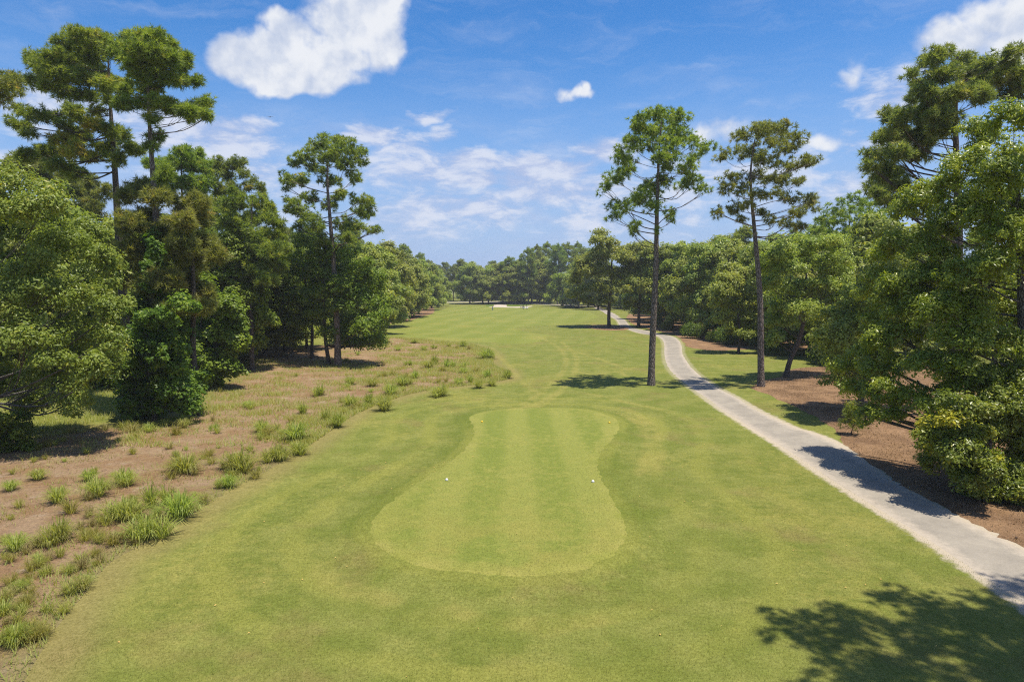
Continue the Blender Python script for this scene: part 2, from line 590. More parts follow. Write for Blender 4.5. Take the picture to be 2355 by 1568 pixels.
# ------------------------------------------------------------------ ground outlines
def grow(px_list, n=5, wob=0.0, seed=0):
    pts = [tuple(at(*p))[:2] for p in px_list]
    pts = spline(pts, n, True)
    if wob:
        rg = np.random.default_rng(seed)
        pts = densify(pts, 0.5)
        k = len(pts)
        nz = sum(np.interp(np.arange(k), np.linspace(0, k, max(4, int(k/s_))), rg.normal(0, a_, max(4, int(k/s_))))
                 for s_, a_ in ((3, wob*.5), (9, wob)))
        P = np.array(pts)
        T = np.roll(P, -1, 0) - np.roll(P, 1, 0)
        T /= np.linalg.norm(T, axis=1, keepdims=True) + 1e-9
        P = P + np.stack((-T[:, 1], T[:, 0]), 1)*nz[:, None]
        pts = [tuple(p) for p in P]
    return [tuple(p) for p in pts]


def densify(pts, step):
    out = []
    m = len(pts)
    for i in range(m):
        a, b = np.array(pts[i]), np.array(pts[(i+1) % m])
        k = max(1, int(np.linalg.norm(b-a)/step))
        for j in range(k):
            out.append(tuple(a + (b-a)*j/k))
    return out


native_w = [tuple(at(*p))[:2] for p in [(60, 1567), (130, 1450), (195, 1370), (262, 1290), (380, 1228), (480, 1160), (620, 1080), (720, 1020), (800, 965),
            (860, 935), (950, 905), (1050, 890), (1130, 880), (1172, 870), (1168, 852), (1135, 838), (1135, 812), (1085, 792), (1000, 784), (930, 778),
            (890, 776), (850, 790), (700, 795), (610, 800), (560, 835), (480, 900), (420, 955), (330, 975), (200, 985), (60, 1010)]]
native_w = [(-16.0, 8.0)] + native_w[0:] + [(-60.0, 40.0), (-60.0, 8.0)]
NATIVE = [tuple(p) for p in spline(native_w[1:-2], 4)]
NATIVE = [(-15.5, 7.0)] + NATIVE + [(-62.0, 42.0), (-62.0, 7.0)]

path_left = [(2620, 1580), (2354, 1390), (2265, 1331), (2163, 1261), (2080, 1208), (2006, 1163), (1940, 1122), (1873, 1079), (1786, 1020), (1714, 976), (1644, 932), (1604, 903),
             (1567, 876), (1544, 857), (1530, 834), (1526, 812), (1526, 795), (1520, 780), (1500, 771), (1455, 762), (1426, 750), (1418, 738), (1402, 726)]
path_right = [(2660, 1420), (2354, 1264), (2246, 1211), (2166, 1171), (2086, 1127), (2038, 1099), (1954, 1037), (1886, 1002), (1826, 983), (1778, 961), (1726, 934), (1694, 914), (1654, 893), (1614, 866),
              (1584, 837), (1570, 812), (1567, 793), (1552, 776), (1500, 763), (1460, 755), (1446, 747), (1438, 737), (1418, 727)]
PL = spline([tuple(at(*p))[:2] for p in path_left], 6)
PR = spline([tuple(at(*p))[:2] for p in path_right], 6)
PATH = [tuple(p) for p in PL] + [tuple(p) for p in PR[::-1]]

fair_px = [(885, 775), (1000, 782), (1100, 786), (1180, 790), (1240, 785), (1262, 770), (1185, 758), (1210, 750), (1330, 742), (1375, 728), (1320, 712),
           (1200, 707), (1120, 704), (1040, 706), (990, 722), (940, 742), (900, 755)]
FAIR = grow(fair_px, 4)

TRACKS_PX = [[(1180, 940), (1245, 900), (1290, 860), (1300, 820), (1270, 790), (1200, 770)], [(1215, 945), (1280, 905), (1320, 860), (1322, 815), (1290, 785)],
             [(1130, 800), (1170, 840), (1200, 880), (1240, 905)], [(1330, 830), (1400, 845), (1440, 865)], [(1300, 800), (1390, 830), (1450, 850)],
             [(1290, 900), (1230, 930), (1150, 950), (1090, 975)], [(1425, 950), (1480, 985), (1490, 1030), (1470, 1090)],
             [(1440, 940), (1500, 980), (1515, 1040), (1505, 1090)], [(1355, 905), (1440, 925), (1540, 945)], [(1480, 840), (1380, 860), (1330, 855)],
             [(1030, 1400), (1100, 1425), (1180, 1435), (1300, 1425)], [(785, 1345), (830, 1355), (900, 1380)], [(1520, 1110), (1555, 1130), (1550, 1160)],
             [(1250, 1450), (1330, 1430), (1390, 1425)], [(740, 1290), (745, 1330), (790, 1360), (900, 1390)]]
TRACKS = [[tuple(p) for p in spline([tuple(at(*q))[:2] for q in t], 5)] for t in TRACKS_PX]


def axis(lo, hi, step, far_lo, far_hi, g=1.045):
    c = list(np.arange(lo, hi+1e-6, step))
    s = step
    a = []
    v = lo
    while v > far_lo:
        s *= g
        v -= s
        a.append(v)
    s = step
    b = []
    v = hi
    while v < far_hi:
        s *= g
        v += s
        b.append(v)
    return np.array(a[::-1] + c + b)


gx = axis(-32, 32, 0.45, -2500, 2500, 1.06)
gy = axis(7, 105, 0.45, -300, 4500, 1.035)
X, Y = np.meshgrid(gx, gy)
Z = height(X, Y)
for zone in (TEE, NATIVE, PATH):
    Z = Z - 0.05*sstep(-poly_sdf(X, Y, zone), 0.35, 1.1)
ground = MB()
ni, nj = Y.shape
idx = np.arange(ni*nj).reshape(ni, nj)
quads = np.stack((idx[:-1, :-1], idx[:-1, 1:], idx[1:, 1:], idx[1:, :-1]), -1).reshape(-1, 4)
ground.add(np.stack((X, Y, Z), -1).reshape(-1, 3), quads)

# turf material -------------------------------------------------
def turf_common(t, pos):
    big = t.noise(pos, 0.11, 4, 0.55)
    mid = t.noise(pos, 0.45, 5, 0.6)
    sm = t.noise(pos, 2.2, 4, 0.65)
    fine = t.noise(pos, 9.0, 4, 0.7)
    vfine = t.noise(pos, 26.0, 3, 0.7)
    return big, mid, sm, fine, vfine


m, t = new_mat('turf')
pos = t.n('ShaderNodeNewGeometry').outputs['Position']
big, mid, sm, fine, vfine = turf_common(t, pos)
teed, natd, pathd, faird, trkd = (t.attr(a) for a in ('tee_d', 'native_d', 'path_d', 'fairway_d', 'track_d'))
G1, G2, YL, BR = (0.122, 0.143, 0.025), (0.172, 0.180, 0.042), (0.234, 0.205, 0.049), (0.168, 0.135, 0.045)
c = t.mix(t.ss(mid, 0.35, 0.68), G1, G2)
c = t.mix(t.m('MULTIPLY', t.ss(t.m('MULTIPLY_ADD', big, 0.6, t.m('MULTIPLY', sm, 0.4)), 0.48, 0.68), 0.60), c, YL)
c = t.mix(t.m('MULTIPLY', t.ss(t.noise(t.vm('ADD', pos, (31, 7, 0)), 0.22, 5, 0.62), 0.52, 0.72), 0.62), c, BR)
# fairway: closer cut, striped by the mower
sp = t.n('ShaderNodeSeparateXYZ')
t.L.new(pos, sp.inputs[0])
sw = t.m('ADD', t.m('MULTIPLY', sp.outputs[0], 0.9), t.m('MULTIPLY', sp.outputs[1], -0.13))
sw = t.m('ADD', sw, t.m('MULTIPLY', mid, 1.2))
stripe = t.ss(t.m('ADD', t.m('SINE', t.m('MULTIPLY', sw, 0.9)), t.m('MULTIPLY', t.m('SUBTRACT', big, 0.5), 5.0)), -1.4, 1.4)
fc = t.mix(stripe, (0.148, 0.171, 0.030), (0.174, 0.190, 0.039))
fc = t.mix(t.m('MULTIPLY', t.ss(big, 0.5, 0.7), 0.5), fc, YL)
fin_ = t.ss(t.m('ADD', faird, t.m('MULTIPLY', t.m('SUBTRACT', sm, 0.5), 1.5)), 0.6, -0.6)
c = t.mix(fin_, c, fc)
# long grass hugging the edge of the tee
ed = t.m('ADD', teed, t.m('MULTIPLY', t.m('SUBTRACT', sm, 0.5), 1.2))
rim = t.m('MULTIPLY', t.ss(ed, 2.2, 0.1), t.ss(t.noise(t.vm('ADD', pos, (9, 40, 0)), 0.16, 3), 0.30, 0.55))
rim = t.m('MULTIPLY', rim, t.ss(sp.outputs[1], 23.0, 29.0, 0.15, 1.0))
c = t.mix(t.m('MULTIPLY', rim, 0.75), c, (0.094, 0.123, 0.015))
# rings left by the mower going round the tee
rg_ = t.m('SINE', t.m('MULTIPLY', t.m('ADD', teed, t.m('MULTIPLY', mid, 1.1)), 2.3))
c = t.mix(t.m('MULTIPLY', t.m('MULTIPLY', t.ss(rg_, 0.0, 0.9), t.ss(teed, 11.0, 4.0)), t.ss(big, 0.32, 0.58, 0.0, 0.62)), c, (0.201, 0.201, 0.041))
# dry margin along the rough
nd_ = t.m('ADD', natd, t.m('MULTIPLY', t.m('SUBTRACT', mid, 0.5), 1.6))
c = t.mix(t.m('MULTIPLY', t.ss(nd_, 2.2, 0.1), 0.75), c, (0.205, 0.164, 0.061))
# wheel tracks worn by carts
tr_ = t.m('MULTIPLY', t.ss(t.m('ADD', trkd, t.m('MULTIPLY', t.m('SUBTRACT', fine, 0.5), 0.35)), 0.62, 0.10), t.ss(mid, 0.30, 0.62))
c = t.mix(t.m('MULTIPLY', tr_, 0.55), c, (0.246, 0.217, 0.057))
# fine grain of the blades
gr = t.m('ADD', t.m('MULTIPLY', t.m('SUBTRACT', fine, 0.5), 1.35), t.m('MULTIPLY', t.m('SUBTRACT', vfine, 0.5), 1.5))
gr = t.m('ADD', gr, t.m('MULTIPLY', t.m('SUBTRACT', sm, 0.5), 0.45))
gr = t.m('ADD', gr, 1.0)
c = t.vm('MULTIPLY', c, t.comb(t.m('POWER', gr, 1.0), gr, t.m('POWER', gr, 1.3)))
# trodden sand beside the cart path
pd = t.m('ADD', pathd, t.m('MULTIPLY', t.m('SUBTRACT', sm, 0.5), 0.9))
pw = t.m('MULTIPLY', t.ss(pd, 0.55, 0.15), t.ss(sp.outputs[1], 75.0, 45.0, 0.35, 1.0))
c = t.mix(pw, c, t.mix(fine, (0.344, 0.279, 0.197), (0.451, 0.394, 0.312)))
finish(t, c, 0.95, 0.12, bump=t.m('ADD', fine, t.m('MULTIPLY', vfine, 0.7)), bump_d=0.05, strength=0.8)
M['turf'] = m
go = ground.build('ground', M['turf'])
tag(go, kind='structure')
nearm = np.ones(X.shape, bool)
for nm, val in (('tee_d', poly_sdf(X, Y, TEE)), ('native_d', poly_sdf(X, Y, NATIVE)), ('path_d', poly_sdf(X, Y, PATH)), ('fairway_d', poly_sdf(X, Y, FAIR)),
                ('track_d', np.minimum.reduce([line_dist(X, Y, tr) for tr in TRACKS]))):
    a = go.data.attributes.new(nm, 'FLOAT', 'POINT')
    a.data.foreach_set('value', np.clip(val, -50, 50).astype(np.float32).ravel())


def sheet(name, poly, mat, lift, step=1.0, attrs=(), edge=-0.012):
    """a thin layer of ground that follows the terrain inside an outline"""
    P = np.array(poly)
    lo, hi = P.min(0), P.max(0)
    xs, ys = np.arange(lo[0], hi[0], step), np.arange(lo[1], hi[1], step)
    GX, GY = np.meshgrid(xs, ys)
    d = poly_sdf(GX, GY, poly)
    keep = d < -0.3*step
    T_ = np.roll(P, -1, 0) - np.roll(P, 1, 0)
    T_ /= np.linalg.norm(T_, axis=1, keepdims=True) + 1e-9
    sgn = 1.0 if np.sum(P[:, 0]*np.roll(P[:, 1], -1) - np.roll(P[:, 0], -1)*P[:, 1]) > 0 else -1.0
    ring = P + sgn*np.stack((-T_[:, 1], T_[:, 0]), 1)*min(0.12, 0.2*step)
    ring = ring[poly_sdf(ring[:, 0], ring[:, 1], poly) < -0.03]
    pts = [Vector(p) for p in poly] + [Vector(p) for p in ring] + [Vector((x, y)) for x, y in zip(GX[keep], GY[keep])]
    k = len(poly)
    ed_ = [(i, (i+1) % k) for i in range(k)]
    vs, es, fs, *_ = geometry.delaunay_2d_cdt(pts, ed_, [list(range(k))], 1, 1e-5)
    A = np.array([tuple(v) for v in vs])
    zz = height(A[:, 0], A[:, 1]) + np.where(poly_sdf(A[:, 0], A[:, 1], poly) < -0.02, lift, edge)
    mb = MB()
    F = np.array([f for f in fs if len(f) == 3], np.int32)
    e1 = A[F[:, 1]] - A[F[:, 0]]
    e2 = A[F[:, 2]] - A[F[:, 0]]
    fl = (e1[:, 0]*e2[:, 1] - e1[:, 1]*e2[:, 0]) < 0
    F[fl] = F[fl][:, ::-1]
    mb.add(np.column_stack((A, zz)), F)
    o = mb.build(name, mat)
    tag(o, kind='structure')
    for an, pl_ in attrs:
        a = o.data.attributes.new(an, 'FLOAT', 'POINT')
        a.data.foreach_set('value', poly_sdf(A[:, 0], A[:, 1], pl_).astype(np.float32))
    return o


def wobble2(poly, amp, seed):
    rg = np.random.default_rng(seed)
    return [(x + rg.normal(0, amp), y + rg.normal(0, amp)) for x, y in poly]


# the tee: shorter turf, mown lengthwise
m, t = new_mat('tee_turf')
pos = t.n('ShaderNodeNewGeometry').outputs['Position']
big, mid, sm, fine, vfine = turf_common(t, pos)
sp = t.n('ShaderNodeSeparateXYZ')
t.L.new(pos, sp.inputs[0])
xw = t.m('ADD', sp.outputs[0], t.m('MULTIPLY', mid, 0.9))
st = t.ss(t.m('SINE', t.m('MULTIPLY', xw, 1.9)), -0.7, 0.7)
c = t.mix(t.m('MULTIPLY', st, t.ss(sp.outputs[1], 20.0, 30.0, 0.25, 1.0)), (0.146, 0.172, 0.031), (0.187, 0.200, 0.043))
c = t.mix(t.m('MULTIPLY', t.ss(t.m('MULTIPLY_ADD', big, 0.4, t.m('MULTIPLY', sm, 0.6)), 0.46, 0.64), 0.5), c, (0.226, 0.209, 0.051))
wear = t.m('MULTIPLY', t.ss(sp.outputs[1], 34.0, 22.0), t.ss(t.noise(pos, 0.35, 5, 0.6), 0.38, 0.62))
c = t.mix(t.m('MULTIPLY', wear, 0.75), c, (0.221, 0.201, 0.048))
td = t.m('ADD', t.attr('tee_d'), t.m('MULTIPLY', t.m('SUBTRACT', sm, 0.5), 0.6))
c = t.mix(t.m('MULTIPLY', t.ss(td, -1.3, -0.1), t.ss(sp.outputs[1], 24.0, 34.0, 0.9, 0.45)), c, t.mix(t.ss(mid, 0.35, 0.65), (0.192, 0.198, 0.040), (0.248, 0.228, 0.060)))
gr = t.m('ADD', t.m('MULTIPLY', t.m('SUBTRACT', fine, 0.5), 1.0), t.m('MULTIPLY', t.m('SUBTRACT', vfine, 0.5), 1.1))
gr = t.m('ADD', t.m('ADD', gr, t.m('MULTIPLY', t.m('SUBTRACT', sm, 0.5), 0.3)), 1.0)
c = t.vm('MULTIPLY', c, t.comb(gr, gr, gr))
finish(t, c, 0.95, 0.12, bump=t.m('ADD', fine, vfine), bump_d=0.03, strength=0.7)
M['tee'] = m
sheet('tee_turf', wobble2(densify(TEE, 0.25), 0.05, 4), M['tee'], 0.010, 0.5, (('tee_d', TEE),))

# the sandy rough on the left
m, t = new_mat('sandy_rough')
pos = t.n('ShaderNodeNewGeometry').outputs['Position']
big, mid, sm, fine, vfine = turf_common(t, pos)
c = t.mix(t.ss(mid, 0.36, 0.64), (0.271, 0.184, 0.111), (0.221, 0.135, 0.070))
c = t.mix(t.m('MULTIPLY', t.ss(t.m('MULTIPLY_ADD', big, 0.45, t.m('MULTIPLY', sm, 0.55)), 0.50, 0.64), 0.5), c, (0.164, 0.160, 0.041))
c = t.mix(t.m('MULTIPLY', t.ss(t.noise(t.vm('ADD', pos, (5, 5, 0)), 0.8, 6, 0.7), 0.56, 0.68), 0.7), c, (0.328, 0.254, 0.180))
nd_ = t.m('ADD', t.attr('native_d'), t.m('MULTIPLY', t.m('SUBTRACT', mid, 0.5), 2.4))
c = t.mix(t.m('MULTIPLY', t.ss(nd_, -1.6, -0.1), 0.8), c, (0.201, 0.176, 0.070))
gr = t.m('ADD', t.m('MULTIPLY', t.m('SUBTRACT', fine, 0.5), 1.3), t.m('MULTIPLY', t.m('SUBTRACT', vfine, 0.5), 1.0))
gr = t.m('MAXIMUM', t.m('ADD', t.m('ADD', gr, t.m('MULTIPLY', t.m('SUBTRACT', sm, 0.5), 0.8)), 1.0), 0.25)
c = t.vm('MULTIPLY', c, t.comb(gr, gr, gr))
finish(t, c, 0.95, 0.1, bump=t.m('ADD', fine, t.m('MULTIPLY', vfine, 0.7)), bump_d=0.08)
M['native'] = m
sheet('sandy_rough_ground', NATIVE, M['native'], 0.012, 0.9, (('native_d', NATIVE),))

# pine straw
m, t = new_mat('pine_straw')
pos = t.n('ShaderNodeNewGeometry').outputs['Position']
big, mid, sm, fine, vfine = turf_common(t, pos)
c = t.mix(t.ss(mid, 0.35, 0.65), (0.262, 0.160, 0.088), (0.165, 0.098, 0.054))
c = t.mix(t.m('MULTIPLY', t.ss(sm, 0.55, 0.7), 0.6), c, (0.344, 0.221, 0.135))
gr = t.m('ADD', t.m('MULTIPLY', t.m('SUBTRACT', fine, 0.5), 1.5), t.m('MULTIPLY', t.m('SUBTRACT', vfine, 0.5), 1.4))
gr = t.m('MAXIMUM', t.m('ADD', gr, 1.0), 0.2)
c = t.vm('MULTIPLY', c, t.comb(gr, gr, gr))
finish(t, c, 0.95, 0.1, bump=t.m('ADD', fine, vfine), bump_d=0.06)
M['straw'] = m
bed1 = [tuple(at(*p))[:2] for p in [(1955, 1042), (1930, 1012), (1912, 988), (1880, 968), (1820, 935), (1762, 907), (1722, 893), (1745, 876), (1785, 868), (1810, 850), (1880, 842), (1960, 836), (2060, 838)]]
BED1 = [tuple(p) for p in spline(bed1, 4)]
PRn = [tuple(p) for p in PR if p[1] < at(1954, 1037).y - 0.3]
BED1 = densify(BED1 + [(75.0, 80.0), (75.0, 12.0), (23.5, 14.0)] + PRn[1:], 1.2)
def wobble(poly, amp, seed):
    rg = np.random.default_rng(seed)
    return [(x + rg.normal(0, amp), y + rg.normal(0, amp)) for x, y in poly]
# keep the edge along the path clear of the paving
BED1 = [(x + 0.16, y) for x, y in wobble(BED1, 0.10, 3)]
sheet('pine_straw_bed', BED1, M['straw'], 0.02, 1.0)
bed2 = [tuple(at(*p))[:2] for p in [(1580, 797), (1640, 806), (1735, 803), (1800, 806), (1900, 800), (1960, 790), (1800, 765), (1640, 745), (1520, 728), (1450, 722), (1440, 733), (1455, 746), (1480, 754), (1520, 763), (1560, 776)]]
sheet('pine_straw_bed', wobble(densify([tuple(p) for p in spline(bed2, 4, True)], 1.5), 0.12, 5), M['straw'], 0.02, 1.5)
bed3 = [tuple(at(*p))[:2] for p in [(905, 742), (960, 732), (1000, 716), (985, 703), (930, 708), (880, 735), (860, 755)]]
sheet('pine_straw_bed', wobble(densify([tuple(p) for p in spline(bed3, 4, True)], 2), 0.2, 6), M['straw'], 0.03, 3.0)
bed4 = [tuple(at(*p))[:2] for p in [(1340, 752), (1400, 760), (1450, 757), (1420, 748), (1370, 747)]]
sheet('pine_straw_bed', wobble(densify([tuple(p) for p in spline(bed4, 4, True)], 1.5), 0.2, 7), M['straw'], 0.03, 1.5)

# cart path
m, t = new_mat('worn_path')
pos = t.n('ShaderNodeNewGeometry').outputs['Position']
big, mid, sm, fine, vfine = turf_common(t, pos)
c = t.mix(t.ss(mid, 0.3, 0.7), (0.292, 0.258, 0.210), (0.228, 0.202, 0.168))
pd = t.m('ADD', t.attr('path_d'), t.m('MULTIPLY', t.m('SUBTRACT', sm, 0.5), 0.9))
c = t.mix(t.m('MULTIPLY', t.ss(pd, -0.75, -0.1), 0.75), c, (0.377, 0.320, 0.254))
gr = t.m('ADD', t.m('MULTIPLY', t.m('SUBTRACT', fine, 0.5), 0.4), t.m('MULTIPLY', t.m('SUBTRACT', vfine, 0.5), 0.35))
gr = t.m('ADD', t.m('ADD', gr, t.m('MULTIPLY', t.m('SUBTRACT', sm, 0.5), 0.3)), 1.0)
c = t.vm('MULTIPLY', c, t.comb(gr, gr, gr))
finish(t, c, 0.9, 0.2, bump=t.m('ADD', fine, vfine), bump_d=0.012)
M['path'] = m
sheet('cart_path', densify(PATH, 0.6), M['path'], 0.014, 0.6, (('path_d', PATH),))

def ribbon(name, px_c, width, mat, lift):
    C_ = spline([tuple(at(*p))[:2] for p in px_c], 5)
    P = np.array(C_)
    T = np.gradient(P, axis=0)
    T /= np.linalg.norm(T, axis=1, keepdims=True)
    N_ = np.stack((-T[:, 1], T[:, 0]), 1)*width/2
    return sheet(name, densify([tuple(p) for p in P+N_] + [tuple(p) for p in (P-N_)[::-1]], 3.0), mat, lift, 2.0, (('path_d', [tuple(p) for p in P+N_] + [tuple(p) for p in (P-N_)[::-1]]),))
ribbon('cart_path', [(960, 697.5), (1025, 695.5), (1118, 694), (1170, 696), (1218, 698.5), (1270, 700.5), (1318, 702.5), (1378, 704), (1440, 703)], 9.0, M['path'], 0.08)
ribbon('cart_path', [(1414, 728), (1392, 716), (1376, 709), (1372, 704.8)], 3.2, M['path'], 0.06)

def bz(x, y):
    return ((1400 + x/10.7)*.7847, (860 + y/10.7)*.7847)
m, t = new_mat('bunker_sand')
pos = t.n('ShaderNodeNewGeometry').outputs['Position']
c = t.mix(t.noise(pos, 0.6, 5), (0.386, 0.323, 0.255), (0.454, 0.400, 0.323))
finish(t, c, 0.95, 0.1)
M['sand'] = m
BUNK = [tuple(at(*bz(*p)))[:2] for p in [(340,427),(480,412),(495,380),(520,358),(700,352),(890,364),(910,380),(905,402),(960,416),(1100,421),(1250,416),(1400,405),(1560,398),(1720,398),(1600,425),(1400,440),(1200,448),(950,440),(700,435),(480,432)]]
sheet('sand_bunker', densify([tuple(p) for p in spline(BUNK, 4, True)], 1.5), M['sand'], 0.06, 1.5)
m, t = new_mat('deep_rough')
pos = t.n('ShaderNodeNewGeometry').outputs['Position']
c = t.mix(t.noise(pos, 0.5, 6, 0.7), (0.070, 0.111, 0.015), (0.115, 0.148, 0.025))
finish(t, c, 0.95, 0.1)
M['deep'] = m
HUMP = [tuple(at(*bz(*p)))[:2] for p in [(250,400),(480,402),(490,370),(520,350),(700,344),(900,356),(925,380),(920,400),(1100,412),(1390,398),(1560,388),(1600,360),(1500,330),(1250,305),(900,306),(500,306),(300,340)]]
sheet('deep_rough_turf', densify([tuple(p) for p in spline(HUMP, 4, True)], 2), M['deep'], 0.03, 2.0)


# ------------------------------------------------------------------ trees
def unit(rg, n):
    v = rg.normal(size=(n, 3))
    return v/(np.linalg.norm(v, axis=1, keepdims=True) + 1e-9)


def nrm(v):
    return v/(np.linalg.norm(v, axis=-1, keepdims=True) + 1e-9)


def needle_crown(pads, rg, total, K=14, L=0.42, wd=0.026, cr=0.40):
    """pads: centre (3), radii (3), tint shift. Returns a MB of needle tufts and the tuft centres per pad"""
    mb = MB()
    area = np.array([p[3]*p[5] + p[3]*p[4] + p[4]*p[5] for p in pads])
    cnt = np.maximum(12, (area/area.sum()*total*1.5)).astype(int)
    twigs = []
    for p, n in zip(pads, cnt):
        c, r, ts = np.array(p[:3]), np.array(p[3:6]), p[6]
        k = max(3, n//9)
        sc = unit(rg, k)*(rg.random((k, 1))**0.42)
        sc[:, 2] = np.where(sc[:, 2] < 0, sc[:, 2]*0.75, sc[:, 2])
        w_ = rg.integers(0, k, n)
        d = unit(rg, n)
        d[:, 2] = d[:, 2]*0.85 + 0.2
        sr = cr*(0.6 + 0.8*rg.random(k))
        pos_ = c + sc[w_]*r*0.92 + d*(sr[w_]*(0.55 + 0.45*rg.random(n)))[:, None]
        ax = nrm(d*0.9 + np.array((0, 0, 0.55)) + unit(rg, n)*0.5)
        tint = np.clip(0.46 + ts + (rg.normal(0, 0.11, k))[w_] + rg.normal(0, 0.11, n), 0.0, 1.0)
        dirs = nrm(ax[:, None, :]*0.75 + unit(rg, n*K).reshape(n, K, 3)*0.85)
        ln = L*(0.7 + 0.5*rg.random((n, K, 1)))
        side = nrm(np.cross(dirs, unit(rg, n*K).reshape(n, K, 3)))*wd
        b = pos_[:, None, :] + dirs*0.03
        tip = pos_[:, None, :] + dirs*ln - np.array((0, 0, 0.05))
        V = np.stack((b - side, b + side, tip), 2).reshape(-1, 3)
        F = np.arange(n*K*3).reshape(-1, 3)
        tt = np.repeat(np.clip(tint[:, None] + rg.normal(0, 0.05, (n, K)), 0, 1).ravel(), 3)
        mb.add(V, F, tt)
        twigs.append((c, c + sc*r*0.9))
    return mb, twigs


def leaf_crown(pads, rg, total, ll=0.3, lw=0.15, cl=1.0, up=0.45, droop=0.0, sparse=0.0):
    mb = MB()
    area = np.array([p[3]*p[5] + p[3]*p[4] + p[4]*p[5] for p in pads])
    cnt = np.maximum(20, (area/area.sum()*total*1.35)).astype(int)
    twigs = []
    for p, n in zip(pads, cnt):
        c, r, ts = np.array(p[:3]), np.array(p[3:6]), p[6]
        k = int(np.clip(10*(r.prod()**(2/3))/(cl*cl), 6, 70))
        sc = unit(rg, k)
        sc[:, 2] = np.where(sc[:, 2] < -0.3, -sc[:, 2]*0.7, sc[:, 2])
        sc = sc*(0.45 + 0.45*rg.random((k, 1)))
        cr = cl*(0.45 + 0.6*rg.random(k))
        ctint = rg.normal(0, 0.10, k)
        w_ = rg.integers(0, k, n)
        d = unit(rg, n)
        d[:, 2] = d[:, 2]*0.8 + 0.08
        q = d*(cr[w_]*rg.random(n)**0.45)[:, None]
        pos_ = c + sc[w_]*r + q
        pos_[:, 2] -= droop*np.linalg.norm(q[:, :2], axis=1)
        nm = nrm(d*0.75 + nrm(sc[w_])*0.40 + np.array((0, 0, up)) + unit(rg, n)*0.60)
        la = nrm(np.cross(nm, unit(rg, n)))
        lb = np.cross(nm, la)
        s_ = (0.65 + 0.7*rg.random((n, 1)))
        la, lb = la*ll*0.5*s_, lb*lw*0.5*s_
        fold = nm*(lw*0.22)*s_
        V = np.stack((pos_ - la, pos_ + lb - fold, pos_ + la, pos_ - lb - fold), 1).reshape(-1, 3)
        F = np.arange(n*4).reshape(-1, 4)
        tint = np.clip(0.42 + ts + ctint[w_] + rg.normal(0, 0.14, n), 0, 1)
        mb.add(V, F, np.repeat(tint, 4))
        twigs.append((c, c + sc*r*0.85))
    return mb, twigs


def trunk_at(tp, z):
    zs = [p[2] for p in tp]
    return Vector((float(np.interp(z, zs, [p[0] for p in tp])), float(np.interp(z, zs, [p[1] for p in tp])), z))


def make_tree(name, label, base, trunk, r0, pads, kind, mat, total, bark, seed, group=None, rise=0.45, cat='tree', sides=10, twig_n=4, limb_r=0.24, parts=True, n_limbs=None, **kw):
    """base: world point; trunk: points relative to the base; pads: foliage masses relative to the base"""
    rg = np.random.default_rng(seed)
    root = empty(name, base)
    tag(root, label, cat, group)
    H = trunk[-1][2]
    tp = spline([tuple(p) for p in trunk], 4)
    # slight natural sway
    for i, p in enumerate(tp):
        s_ = p[2]/max(H, 1)
        p[0] += 0.10*math.sin(s_*7 + seed)*min(1, s_*3)
        p[1] += 0.10*math.cos(s_*6 + seed*2)*min(1, s_*3)
    rad = [r0*(1 - 0.86*max(0, min(1, p[2]/H))**1.6) + 0.32*r0*math.exp(-max(0, p[2])/(1.2*r0 + 0.2)) for p in tp]
    mb = MB()
    tp[0][2] -= 0.25
    mb.tube(tp, rad, sides)
    mb.build('trunk', bark, root)
    cm, tw = (needle_crown if kind == 'needle' else leaf_crown)(pads, rg, total, **kw)
    cm.build('crown', mat, root, smooth=False, tint=True)
    lb = MB()
    for c, subs in tw[:n_limbs]:
        if parts:
            lb = MB()
        hd = math.hypot(c[0] - trunk_at(tp, c[2])[0], c[1] - trunk_at(tp, c[2])[1])
        za = max(0.18*H, min(H*0.97, c[2] - rise*hd - 0.2))
        a = trunk_at(tp, za)
        rr = np.interp(za, [p[2] for p in tp], rad)*limb_r*min(1.6, 0.7 + hd*0.12)
        rr = min(rr, np.interp(za, [p[2] for p in tp], rad)*0.7)
        cv = Vector(c)
        mid_ = a.lerp(cv, 0.5) + Vector((rg.normal(0, .06*hd + .05), rg.normal(0, .06*hd + .05), -0.08*hd + rg.normal(0, .05*hd + .05)))
        pts = spline([a, mid_, cv], 4)
        lb.tube(pts, np.linspace(rr, rr*0.35, len(pts)), 6, cap=False)
        for q in subs[:twig_n]:
            st_ = pts[3 + int(rg.integers(0, 5))]
            md = Vector(st_).lerp(Vector(q), 0.55) + Vector((0, 0, -0.05))
            lb.tube([st_, md, q], [rr*0.42, rr*0.3, rr*0.12], 4, cap=False)
        if parts:
            lb.build('limb', bark, root)
    if not parts:
        lb.build('branches', bark, root)
    return root


